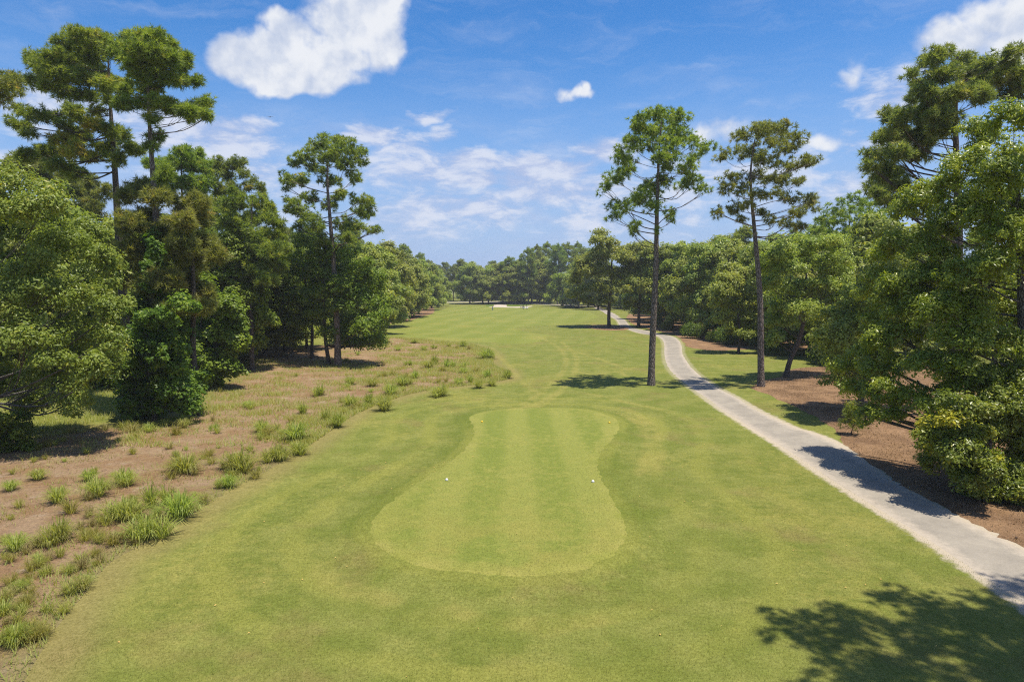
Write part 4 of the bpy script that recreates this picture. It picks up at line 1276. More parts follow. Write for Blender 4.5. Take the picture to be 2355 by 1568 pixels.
def plant(kind, x, y, h, label, group, wide=1.0):
    s_ = h/BASE_H[kind]
    loc = Vector((x, y, float(height(x, y))))
    rz = rw.random()*6.28
    src = PROTO[kind]
    if kind in used:
        return copy_tree(src, loc, rz, (s_*wide, s_*wide, s_), label, group)
    used.add(kind)
    src.location = loc
    src.rotation_euler = (0, 0, rz)
    src.scale = (s_*wide, s_*wide, s_)
    src['label'] = label
    src['group'] = group
    return src


def visible(x, y):
    return y > 5 and abs(x)/y < 0.80


LOOK = {'b0': 'round broadleaf tree', 'b1': 'tall broadleaf tree', 'b2': 'wide broadleaf tree', 'b3': 'grey-green broadleaf tree', 'p0': 'pine', 'p1': 'high-crowned pine', 'p2': 'dusky pine'}

def behind(x, y, row, what):
    a = x/y
    k = min(range(len(row)), key=lambda i: abs(row[i] - a))
    return f'behind the {ORD[k]} {what}'


# front row along the left of the fairway, nearest first (pixel of foot, pixel of top)
RL, RR, RB = [], [], []
rowL = [(868, 768, 560, 'b1'), (893, 752, 556, 'b0'), (905, 740, 575, 'b1'), (926, 731, 585, 'b2'), (944, 727, 592, 'b1'), (962, 722, 597, 'b0'), (980, 714, 606, 'b2'), (992, 709, 612, 'b0'), (1004, 705, 622, 'b2')]
for i, (px, py, top, k_) in enumerate(rowL):
    p = at(px, py)
    hh = on_plane(px, top, p.y).z - p.z
    RL.append(p.x/p.y)
    plant(k_, p.x, p.y, hh, f'{ORD[i]} tree from the near end of the front row left of the fairway', 'front row of trees left of the fairway')
# trees that fill the gaps behind the giant pines
fill = [(470, 845, 545, 'b0', 'broadleaf tree behind the dark sweetgum, filling the gap between the pines'), (525, 836, 560, 'b1', 'tall broadleaf tree behind the full green pine'),
        (610, 818, 575, 'b2', 'wide broadleaf tree left behind the rounded pine'), (655, 806, 560, 'b0', 'round broadleaf tree behind the low spreading oak'),
        (350, 868, 560, 'b1', 'tall broadleaf tree between the giant pine trunks, farther back'), (225, 872, 560, 'b0', 'round broadleaf tree behind the pale oak, right side'),
        (90, 876, 545, 'b2', 'wide broadleaf tree behind the pale oak, left side'), (845, 790, 575, 'b1', 'broadleaf tree filling the gap right behind the rounded pine'), (705, 800, 590, 'b1', 'slim broadleaf tree directly behind the leaning oak')]
for (px, py, top, k_, lb_) in fill:
    p = at(px, py)
    plant(k_, p.x, p.y, on_plane(px, top, p.y).z - p.z, lb_, 'trees filling the left woods edge')
# woods behind that row
n_ = 0
for y in np.arange(70, 390, 15):
    for x0 in (-44 - y*0.015, -56 - y*0.02, -70 - y*0.03):
        x = x0 + rw.uniform(-3, 3)
        yy = y + rw.uniform(-4, 4)
        if not visible(x, yy) or (yy < 100 and x > -40):
            continue
        k_ = rw.choice(['b0', 'b1', 'b1', 'p0', 'p1', 'p2', 'b2'])
        hh = rw.uniform(21, 27) if k_[0] == 'p' else rw.uniform(17, 21)
        plant(k_, x, yy, hh, f'{LOOK[k_]} in the left woods {behind(x, yy, RL, "fairway row tree")}', 'woods left of the fairway')
# right: row along the cart path
rowR = [(1518, 742, 575, 'b1'), (1545, 752, 560, 'b0'), (1500, 735, 572, 'b2'), (1578, 758, 556, 'b1'), (1640, 772, 548, 'b0'), (1680, 775, 552, 'b1'), (1735, 786, 560, 'b2'), (1790, 800, 545, 'b0'), (1860, 815, 540, 'b1'), (1930, 825, 560, 'b3')]
for i, (px, py, top, k_) in enumerate(sorted(rowR)):
    p = at(px, py)
    hh = on_plane(px, top, p.y).z - p.z
    RR.append(p.x/p.y)
    plant(k_, p.x, p.y, hh, f'{ORD[i]} tree from the left in the leafy row right of the cart path', 'row of trees right of the cart path')
for y in np.arange(85, 390, 15):
    for x0 in (44 + y*0.02, 57 + y*0.03, 71 + y*0.04):
        x = x0 + rw.uniform(-3, 3)
        yy = y + rw.uniform(-4, 4)
        if not visible(x, yy):
            continue
        k_ = rw.choice(['b0', 'b1', 'b2', 'b0', 'b1', 'p0', 'p2'])
        hh = rw.uniform(19, 23) if k_[0] == 'p' else rw.uniform(16, 20)
        plant(k_, x, yy, hh, f'{LOOK[k_]} in the right woods {behind(x, yy, RR, "path row tree")}', 'woods right of the cart path')
# trees standing on the far right edge of the fairway
rowF = [(1312, 707, 620, 'b1'), (1330, 709, 600, 'b0'), (1352, 706, 590, 'b2'), (1375, 712, 575, 'b1'), (1250, 697, 625, 'b2'), (1365, 703, 572, 'b0')]
for i, (px, py, top, k_) in enumerate(sorted(rowF)):
    p = at(px, py)
    hh = on_plane(px, top, p.y).z - p.z
    plant(k_, p.x, p.y, hh, f'{ORD[i]} tree from the left at the far right corner of the fairway', 'trees at the far right corner of the fairway')
# front row behind the far path, left to right
rowB = [(1042, 693, 612, 'p2'), (1060, 692, 598, 'p0'), (1080, 699, 602, 'b1'), (1096, 692, 610, 'b0'), (1110, 699, 618, 'b2'), (1123, 698, 612, 'b0'), (1140, 691, 608, 'b1'), (1156, 697, 605, 'b2'), (1170, 697, 592, 'p1'),
        (1176, 699, 622, 'b0'), (1190, 692, 598, 'b1'), (1205, 697, 612, 'b0'), (1222, 698, 600, 'b2'), (1240, 695, 590, 'b1')]
for i, (px, py, top, k_) in enumerate(rowB):
    p = at(px, py)
    hh = on_plane(px, top, p.y).z - p.z
    RB.append(p.x/p.y)
    plant(k_, p.x, p.y, hh, f'{ORD[i]} tree from the left along the far cart path', 'trees along the far cart path', 1.15)
tall = [(1215, 572), (1235, 566), (1258, 560), (1282, 564), (1305, 561), (1328, 560), (1342, 572)]
for i, (px, top) in enumerate(tall):
    yy = 335 + 14*(i % 3) + 15
    q = on_plane(px, top, yy)
    plant('p1', q.x, yy, q.z - float(height(q.x, yy)), f'{ORD[i]} tall pine from the left on the skyline right of the golf cart', 'tall pines on the far skyline', 0.95)
for x in np.arange(-150, 175, 10.5):
    for y0 in (436, 456):
        xx, yy = x + rw.uniform(-3, 3), y0 + rw.uniform(-5, 5)
        k_ = rw.choice(['p0', 'p2', 'b1', 'b0', 'p2'])
        hh = rw.uniform(20, 25) if k_[0] == 'p' else rw.uniform(18, 21)
        plant(k_, xx, yy, hh, f'{LOOK[k_]} in the far woods {behind(xx, yy, RB, "far path tree")}', 'woods behind the far cart path', 1.25)
# understory of the woods
for (px, py, h_) in [(1532, 760, 1.6), (1580, 772, 1.8), (1592, 778, 2.2), (1610, 778, 2.0), (1640, 786, 1.6), (1668, 792, 2.4), (1700, 792, 3.0), (1780, 815, 2.2), (1745, 800, 2.0), (1515, 753, 2.0), (1900, 838, 2.4), (1960, 850, 2.6)]:
    p = at(px, py)
    plant('s0', p.x, p.y, h_, 'low dark shrub in the shade of the row right of the cart path', 'shrubs on the pine straw under the right row')
for (px, py, h_) in [(520, 800, 3.2), (560, 812, 2.6), (600, 800, 3.0), (470, 830, 3.5), (640, 790, 2.4), (240, 905, 3.0), (180, 900, 3.2), (100, 905, 3.5), (550, 795, 3.4)]:
    p = at(px, py)
    plant('s0', p.x, p.y + 3, h_, 'low dark shrub in the shade behind the pines at the left', 'shrubs under the left woods')


# undergrowth that closes the woods near the ground, and the woods that go on behind
def mass(name, spots, mat, total, seed, ll, lw, cl):
    rg = np.random.default_rng(seed)
    pads = [(x, y, float(height(x, y)) + hz_*0.45, r_, r_, hz_*0.62, rg.normal(0, .05)) for x, y, r_, hz_ in spots]
    mb, _ = leaf_crown(pads, rg, total, ll=ll, lw=lw, cl=cl)
    o = mb.build(name, mat, None, smooth=False, tint=True)
    tag(o, kind='stuff')
sp_ = []
for y in np.arange(105, 420, 6.0):
    sp_.append((-41 - y*0.015 + rw.uniform(-2, 2), y, 3.6, rw.uniform(4, 8)))
    sp_.append((-60 - y*0.03 + rw.uniform(-2, 2), y, 4.0, rw.uniform(8, 14)))
mass('woodland_undergrowth', sp_, M['vine'], 26000, 61, 0.6, 0.4, 1.5)
sp_ = []
for y in np.arange(82, 420, 6.0):
    sp_.append((41 + y*0.022 + rw.uniform(-2, 2), y, 3.4, rw.uniform(2.5, 6)))
    sp_.append((62 + y*0.03 + rw.uniform(-2, 2), y, 4.0, rw.uniform(8, 13)))
mass('woodland_undergrowth', sp_, M['vine'], 26000, 62, 0.6, 0.4, 1.5)
sp_ = []
for x in np.arange(-190, 230, 6.0):
    sp_.append((x, 414 + rw.uniform(-3, 3), 4.5, rw.uniform(5, 9)))
    sp_.append((x, 476 + rw.uniform(-4, 4), 5.0, rw.uniform(14, 21)))
mass('woodland_undergrowth', sp_, M['vine'], 30000, 63, 0.9, 0.6, 2.0)
sp_ = []
for y in np.arange(60, 104, 5.0):
    sp_.append((-0.80*y - 3 + rw.uniform(-2, 2), y + 8, 4.0, rw.uniform(8, 13)))
    sp_.append((-0.62*y - 6 + rw.uniform(-2, 2), y + 30, 4.0, rw.uniform(7, 12)))
mass('woodland_undergrowth', sp_, M['vine'], 16000, 64, 0.5, 0.32, 1.3)


# pine saplings on the straw
def sapling(px, py, top, label, seed, wide=0.28):
    p = at(px, py)
    H = on_plane(px, top, p.y).z - p.z
    rg = np.random.default_rng(seed)
    pads = []
    for i in range(11):
        f = 0.28 + 0.70*i/10
        rr = H*wide*(1.05 - f)*1.2
        a = i*2.4
        pads.append((rr*math.cos(a)*.8, rr*math.sin(a)*.8, H*f, H*0.10+.04, H*0.10+.04, H*0.06+.03, 0.05))
    make_tree('pine_sapling', label, p, [(0, 0, 0), (0.01, 0, H*.5), (0, 0, H*.97)], 0.03, pads, 'needle', M['pine'], 330, M['bark_dark'], seed, cat='sapling', sides=6, K=14, L=0.2, wd=0.012, rise=0.3, twig_n=2)
sapling(1957, 1000, 935, 'small dark pine sapling on the straw beside the bend of the path', 201)
sapling(2155, 1102, 990, 'bushy green pine sapling under the overhanging glossy tree', 202, 0.42)


# ------------------------------------------------------------------ grasses
def blades(rg, n, H, spread, wd, arch, mb, lean=0.0, center=(0, 0, 0), tshift=0.0):
    a = rg.random(n)*2*math.pi
    rb = rg.random(n)**0.6*spread*0.28
    out = np.stack((np.cos(a), np.sin(a), np.zeros(n)), 1)
    h = H*(0.55 + 0.55*rg.random(n))
    lay = rg.random(n)
    reach = spread*(0.25 + 1.0*lay)
    h = h*(1.05 - 0.45*lay)
    p0 = out*rb[:, None] + np.array(center)
    p1 = p0 + out*(reach*0.35)[:, None] + np.array((0, 0, 1))*(h*0.65)[:, None]
    p2 = p0 + out*(reach*0.75)[:, None] + np.array((0, 0, 1))*(h*0.95)[:, None]
    p3 = p0 + out*(reach*1.05)[:, None] + np.array((0, 0, 1))*(h*(1.0 - arch*rg.random(n)))[:, None]
    side = np.stack((-np.sin(a), np.cos(a), np.zeros(n)), 1)*wd
    V = np.stack((p0-side*.8, p0+side*.8, p1-side, p1+side, p2-side*.7, p2+side*.7, p3), 1).reshape(-1, 3)
    base = np.arange(n)*7
    q = np.concatenate([np.stack((base+i, base+i+1, base+i+3, base+i+2), 1) for i in (0, 2)])
    tr_ = np.stack((base+4, base+5, base+6), 1)
    tint = np.repeat(np.clip(0.45 + tshift + rg.normal(0, .18, n), 0, 1), 7)
    n0 = mb.n
    mb.add(V, q, tint)
    mb.f3.append((tr_ + n0).astype(np.int32))


rgg = np.random.default_rng(9)
GR = {}
def grass_proto(key, name, cat, mat, n, H, spread, wd, arch, multi=1):
    mb = MB()
    for i in range(multi):
        c_ = (0, 0, 0) if i == 0 else (rgg.normal(0, spread*.5), rgg.normal(0, spread*.5), 0)
        blades(rgg, n//multi, H*(1 if i == 0 else .8), spread*(1 if multi == 1 else .75), wd, arch, mb, center=c_)
    o = mb.build(name, mat, None, smooth=False, tint=True)
    o.location = (0, -500, 0)
    tag(o, '-', cat)
    GR[key] = o
grass_proto('A', 'grass_clump', 'grass clump', M['grass_blade'], 300, 1.0, 0.80, 0.011, 0.75)
grass_proto('B', 'grass_clump', 'grass clump', M['grass_blade'], 380, 1.0, 0.90, 0.011, 0.8, 3)
grass_proto('C', 'grass_clump', 'grass clump', M['grass_dark'], 320, 1.0, 0.75, 0.012, 0.75)
grass_proto('W', 'grass_clump', 'grass clump', M['grass_dark'], 260, 1.0, 0.60, 0.009, 0.35, 3)
grass_proto('Y', 'grass_tuft', 'grass tuft', M['grass_yellow'], 150, 1.0, 0.9, 0.012, 0.6)
grass_proto('T', 'grass_tuft', 'grass tuft', M['grass_tan'], 120, 1.0, 0.8, 0.012, 0.5)
grass_proto('G', 'grass_tuft', 'grass tuft', M['grass_blade'], 110, 1.0, 0.9, 0.014, 0.6)
gused = set()


def put_grass(key, x, y, h, label, group, wide=1.0):
    src = GR[key]
    if key in gused:
        o = src.copy()
        COL.objects.link(o)
    else:
        gused.add(key)
        o = src
    o.location = (x, y, float(height(x, y)) + 0.015)
    o.rotation_euler = (0, 0, rw.random()*6.28)
    o.scale = (h*wide, h*wide, h)
    o['label'] = label
    o['group'] = group
    return o


CL = [  # foot pixel, height pixel, kind, wide, words
    (550, 1084, 58, 'B', 1.0, 'large rounded fountain grass clump alone near the lawn edge'),
    (640, 1060, 44, 'B', 1.0, 'broad grass clump touching the lawn right of the rounded fountain clump'),
    (412, 1190, 60, 'C', 1.1, 'dense dark green clump at the lawn corner, right of the feathery plume'),
    (337, 1238, 66, 'B', 1.0, 'tall bright clump foremost at the lawn corner'),
    (286, 1196, 56, 'B', 1.1, 'wide green clump left of the feathery plume'),
    (346, 1166, 62, 'W', 1.0, 'feathery upright grey-green plume of grass behind the corner clumps'),
    (138, 1245, 60, 'B', 0.9, 'green clump standing apart on bare ground left of the corner group'),
    (133, 1155, 40, 'A', 1.0, 'green clump right at the edge of the big oak shadow'),
    (224, 1142, 50, 'A', 0.9, 'narrow grass clump between two yellow tufts'),
    (288, 1112, 42, 'B', 1.0, 'spreading clump just right of the big oak shadow tip'),
    (88, 1102, 26, 'A', 1.2, 'clump inside the big oak shadow'),
    (24, 1128, 26, 'A', 1.1, 'clump at the left edge inside the big oak shadow'),
    (204, 1105, 28, 'C', 1.0, 'dark clump at the right end of the big oak shadow'),
    (36, 1266, 40, 'A', 1.1, 'clump near the left edge below the big oak shadow'),
    (525, 1120, 30, 'C', 1.1, 'low dark clump below the rounded fountain clump on the lawn edge'),
    (427, 1086, 46, 'A', 1.2, 'loose pale clump left of the rounded fountain clump'),
    (36, 1480, 44, 'C', 1.0, 'dark green clump in the bottom left corner'),
    (44, 1358, 22, 'C', 1.3, 'small flat clump at the left edge above the bottom corner'),
    (686, 1045, 36, 'B', 1.0, 'clump on the lawn edge next after the broad clump'),
    (604, 994, 34, 'B', 1.0, 'bright rounded clump in the middle of the sandy rough'),
    (681, 1012, 44, 'C', 1.1, 'blue-green clump behind the lawn edge clumps'),
    (694, 952, 30, 'W', 1.2, 'wispy pale clump behind the blue-green clump'),
    (777, 982, 34, 'C', 0.9, 'compact dark green clump close to the lawn edge'),
    (745, 968, 30, 'W', 1.0, 'thin wispy clump left of the compact dark clump'),
    (848, 931, 28, 'C', 0.85, 'compact dark clump in the middle of the lawn edge'),
    (805, 936, 32, 'A', 1.0, 'upright clump left of the middle compact dark clump'),
    (884, 944, 36, 'A', 1.0, 'tall clump on the lawn edge right of the middle compact dark clump'),
    (897, 908, 32, 'B', 1.0, 'arching clump above the tall lawn edge clump'),
    (738, 909, 30, 'W', 1.3, 'wide grey wispy clump in the middle of the bare ground'),
    (497, 990, 22, 'W', 1.0, 'small wispy clump left on the bare ground'),
    (452, 935, 18, 'C', 1.1, 'small dark clump beside the thicket'),
    (857, 888, 22, 'A', 1.1, 'clump below the shadow of the rounded pine'),
    (805, 884, 22, 'A', 1.1, 'clump at the left under the shadow of the rounded pine'),
    (929, 884, 26, 'B', 1.0, 'arching clump in the thick of the far grasses'),
    (569, 936, 16, 'A', 1.1, 'small clump on the bare ground below the sweetgum'),
    (1167, 870, 20, 'C', 1.0, 'compact dark clump at the far right tip of the rough'),
    (1119, 826, 27, 'C', 1.2, 'tall dark clump at the far corner facing the fairway'),
    (1065, 799, 16, 'C', 1.1, 'dark clump on the far edge of the rough'),
    (952, 789, 10, 'C', 1.4, 'low dark clump on the far edge nearest the oaks'),
    (1123, 868, 24, 'W', 1.2, 'pale feathery clump near the tip of the rough'),
    (1131, 886, 18, 'B', 1.1, 'green clump on the lawn edge near the tip of the rough'),
    (1027, 846, 26, 'W', 1.1, 'upright feathery clump centre of the far grasses'),
    (985, 847, 22, 'A', 1.2, 'rounded clump centre left of the far grasses'),
    (998, 838, 26, 'W', 1.2, 'grey plume behind the rounded far clump'),
    (1015, 910, 30, 'B', 1.2, 'broad clump halfway along the far lawn edge'),
    (1101, 892, 22, 'A', 1.0, 'upright clump on the far lawn edge before the tip'),
    (955, 869, 22, 'W', 1.3, 'bluish clump in the middle of the far grasses'),
    (943, 840, 14, 'W', 1.4, 'bluish clump behind the middle of the far grasses'),
    (915, 806, 10, 'A', 1.4, 'small clump near the low oak bough'),
    (975, 806, 12, 'A', 1.2, 'small green clump on the far side of the rough'),
    (995, 802, 12, 'W', 1.2, 'small pale clump on the far side of the rough'),
    (1032, 797, 10, 'A', 1.4, 'tiny clump by the fairway edge of the rough'),
    (1065, 858, 16, 'B', 1.2, 'low clump left of the pale feathery clump'),
    (1080, 880, 20, 'W', 1.2, 'pale clump close to the far lawn edge'),
    (925, 888, 26, 'A', 1.0, 'green clump beside the arching far clump'),
    (1055, 884, 18, 'A', 1.2, 'clump left of the pale one close to the far lawn edge')]
for (px, py, hp, k_, wd_, lb_) in CL:
    p = at(px, py)
    put_grass(k_, p.x, p.y, hp*math.hypot(p.y, CAM_H)/1569.3*0.98, lb_, 'ornamental grass clumps in the sandy rough', wd_*1.05)
for (px, py, hp, k_, wd_, lb_) in [
        (260, 1252, 30, 'Y', 1.2, 'low yellow-green tuft below the foremost bright clump'), (163, 1180, 36, 'Y', 1.0, 'feathery yellow tuft right of the clump at the oak shadow edge'),
        (448, 1092, 24, 'T', 1.0, 'tan tuft at the foot of the loose pale clump'), (588, 1100, 22, 'Y', 1.1, 'yellow tuft between the rounded fountain clump and the broad clump'),
        (88, 1470, 34, 'Y', 1.1, 'glowing yellow-green tuft in the bottom left corner'), (468, 1158, 20, 'T', 1.0, 'dry tuft on the lawn edge right of the dense corner clump'),
        (405, 1080, 28, 'Y', 1.1, 'yellow tuft left of the loose pale clump'), (205, 1150, 24, 'T', 1.0, 'tan tuft between the feathery yellow tuft and the narrow clump'),
        (310, 1252, 18, 'T', 1, 'small tan tuft on the lawn edge under the foremost bright clump')]:
    p = at(px, py)
    put_grass(k_, p.x, p.y, hp*math.hypot(p.y, CAM_H)/1569.3, lb_, 'yellow tufts near the lawn edge', wd_)

# many smaller tufts: single objects for the ones that show largest, then one mass of wisps
cand = []
rg = np.random.default_rng(21)
tries = 0
while len(cand) < 235 and tries < 20000:
    tries += 1
    px, py = rg.uniform(0, 1160), rg.uniform(785, 1500)
    p = at(px, py)
    d = float(poly_sdf(np.array([p.x]), np.array([p.y]), NATIVE)[0])
    if d > -0.15:
        continue
    if px < 750 and py < 960 and rg.random() < 0.8:
        continue
    if d < -5 and rg.random() < 0.72:
        continue
    cand.append((p.x, p.y, d))
for x, y, d in cand:
    k_ = rg.choice(['Y', 'T', 'G', 'G', 'Y'])
    near = y < 45
    h_ = rg.uniform(0.22, 0.5)*(1.0 if near else 1.5)
    nm = {'Y': 'yellow-green', 'T': 'dry tan', 'G': 'green'}[k_]
    put_grass(k_, x, y, h_, f'small {nm} grass tuft scattered on the sandy rough', 'small tufts scattered on the sandy rough', rg.uniform(.8, 1.2))


def wisps(name, n, poly, mat, H, wd, keep, seed, box=None):
    rg = np.random.default_rng(seed)
    P = np.array(poly)
    lo, hi = (P.min(0), P.max(0)) if box is None else (np.array(box[0]), np.array(box[1]))
    x = rg.uniform(lo[0], hi[0], n*4)
    y = lo[1] + (hi[1]-lo[1])*rg.random(n*4)**1.0
    ok = (poly_sdf(x, y, poly) < -0.05) & (np.abs(x)/np.maximum(y, 1) < 0.82) & keep(x, y, rg)
    x, y = x[ok][:n], y[ok][:n]
    n = len(x)
    z = height(x, y) + 0.02
    a = rg.random(n)*6.28
    d = np.stack((np.cos(a), np.sin(a), np.zeros(n)), 1)
    sd = np.stack((-np.sin(a), np.cos(a), np.zeros(n)), 1)*(wd*(0.6 + 0.8*rg.random(n)))[:, None]
    h = H*(0.4 + 0.9*rg.random(n))
    b = np.stack((x, y, z), 1)
    tip = b + d*(h*0.7)[:, None] + np.array((0, 0, 1))*h[:, None]
    mb = MB()
    mb.add(np.stack((b-sd, b+sd, tip), 1).reshape(-1, 3), np.arange(n*3).reshape(-1, 3), np.repeat(np.clip(rg.normal(.5, .22, n), 0, 1), 3))
    o = mb.build(name, mat, None, smooth=False, tint=True)
    tag(o, kind='stuff')
    return o


def patchy(x, y, s1, s2, ph):
    return np.sin(x*s1 + 1.7*np.sin(y*s2 + ph) + ph)*np.sin(y*s1*0.9 + 1.3*np.sin(x*s2 - ph))


wisps('dry_grass_cover', 40000, NATIVE, M['grass_tan'], 0.20, 0.016, lambda x, y, r: (patchy(x, y, .8, .5, 2.0) + r.normal(0, .5, x.shape)) > 0.7, 31, ((-35, 14), (1, 92)))
wisps('green_grass_cover', 70000, NATIVE, M['grass_mix'], 0.24, 0.016, lambda x, y, r: (patchy(x, y, .6, .9, .4) + r.normal(0, .45, x.shape) + np.clip((y-48)/40, -.3, .3) + 1.6*np.exp(poly_sdf(x, y, NATIVE)/1.9)) > 1.05, 32, ((-35, 14), (1, 92)))
LEFT_GRASS = [(-32, 46), (-30, 52), (-31, 60), (-38, 70), (-36, 85), (-40, 100), (-70, 100), (-70, 40), (-42, 42)]
wisps('tall_grass_cover', 60000, NATIVE, M['grass_mix'], 0.34, 0.026, lambda x, y, r: (y > 42) & ((patchy(x, y, .5, .7, 1.1) + r.normal(0, .5, x.shape) + 1.6*np.exp(poly_sdf(x, y, NATIVE)/3.2) + np.clip((y-66)/25, 0, .5)*(x > -19)) > 1.05), 35, ((-26, 38), (1, 128)))
M['litter'] = leaf_mat('straw_litter_blades', (0.07, 0.045, 0.026), (0.17, 0.108, 0.060), (0.31, 0.205, 0.115), (0.40, 0.29, 0.17), 0.8, 0.1, 0.1, obj_var=0.0)
wisps('pine_straw_litter', 60000, BED1, M['litter'], 0.07, 0.014, lambda x, y, r: (patchy(x, y, .9, .7, 1.0) + r.normal(0, .6, x.shape)) > -0.2, 36, ((14, 14), (46, 82)))
M['lawn_blade'] = leaf_mat('lawn_blades', (0.075, 0.100, 0.014), (0.140, 0.160, 0.028), (0.205, 0.205, 0.045), (0.27, 0.23, 0.07), 0.6, 0.2, 0.3, obj_var=0.0)
wisps('lawn_grass_blades', 120000, [(-13, 13), (19, 13), (16.3, 22), (16.8, 42), (-10, 42), (-12, 24)], M['lawn_blade'], 0.035, 0.006, lambda x, y, r: r.random(x.shape) < np.clip((46-y)/28, .1, 1), 37)
wisps('meadow_grass_cover', 50000, LEFT_GRASS, M['grass_mix'], 0.35, 0.022, lambda x, y, r: np.ones(x.shape, bool), 33)

# fallen leaves on the turf, cones on the straw
def litter(name, n, poly, mat, size, seed, box, lift):
    rg = np.random.default_rng(seed)
    x = rg.uniform(box[0][0], box[1][0], n*4)
    y = rg.uniform(box[0][1], box[1][1], n*4)
    ok = poly_sdf(x, y, poly) < -0.1
    x, y = x[ok][:n], y[ok][:n]
    n = len(x)
    a = rg.random(n)*6.28
    s_ = size*(0.6 + 0.8*rg.random(n))
    c_ = np.stack((x, y, height(x, y) + lift), 1)
    u = np.stack((np.cos(a), np.sin(a), rg.normal(0, .2, n)), 1)*s_[:, None]
    v = np.stack((-np.sin(a), np.cos(a), rg.normal(0, .3, n)), 1)*(s_*0.5)[:, None]
    up = np.stack((np.zeros(n), np.zeros(n), s_*0.5), 1)
    V = np.stack((c_-u, c_+v, c_+u, c_-v, c_+up), 1).reshape(-1, 3)
    b = np.arange(n)*5
    F = np.concatenate([np.stack((b+i, b+(i+1) % 4, b+4), 1) for i in range(4)])
    mb = MB()
    mb.add(V, F, np.repeat(rg.random(n), 5))
    o = mb.build(name, mat, None, smooth=False, tint=True)
    tag(o, kind='stuff')
LAWN = [(-12, 14), (14, 14), (15, 24), (16, 40), (14, 60), (-6, 60), (-12, 30)]
litter('fallen_leaves', 150, LAWN, plain('fallen_leaf_gold', (0.55, 0.36, 0.10), 0.7), 0.035, 41, ((-12, 14), (16, 60)), 0.04)
litter('pine_cones', 420, BED1, plain('cone_brown', (0.06, 0.035, 0.025), 0.9), 0.07, 42, ((14, 14), (45, 78)), 0.05)
litter('pine_cones', 260, NATIVE, M['straw'] and plain('old_cone_brown', (0.08, 0.05, 0.035), 0.9), 0.06, 43, ((-34, 30), (-14, 85)), 0.05)


# ------------------------------------------------------------------ small things on the course
white = plain('white_paint', (0.62, 0.62, 0.60), 0.5)
yellow = plain('yellow_paint', (0.78, 0.50, 0.03), 0.45)
def marker(px, py, mat, label, group):
    p = at(px, py)
    mb = MB()
    mb.lathe([(0.0, 0.0), (0.07, 0.0), (0.078, 0.03), (0.066, 0.075), (0.038, 0.11), (0.0, 0.12)], n=14)
    o = empty('tee_marker', (p.x, p.y, p.z + 0.012))
    tag(o, label, 'tee marker', group)
    mb.build('dome', mat, o)
    s_ = MB()
    s_.tube([(0, 0, -0.06), (0, 0, 0.0)], [0.008, 0.012], 6)
    s_.build('spike', plain('steel', (0.4, 0.4, 0.4), 0.4, metal=1.0), o)
marker(1027, 1105, white, 'white tee marker, left one of the nearer pair', 'white tee markers')
marker(1363, 1109, white, 'white tee marker, right one of the nearer pair', 'white tee markers')
marker(1108, 971, yellow, 'yellow tee marker, left one of the farther pair', 'yellow tee markers')
marker(1401, 973, yellow, 'yellow tee marker, right one of the farther pair', 'yellow tee markers')


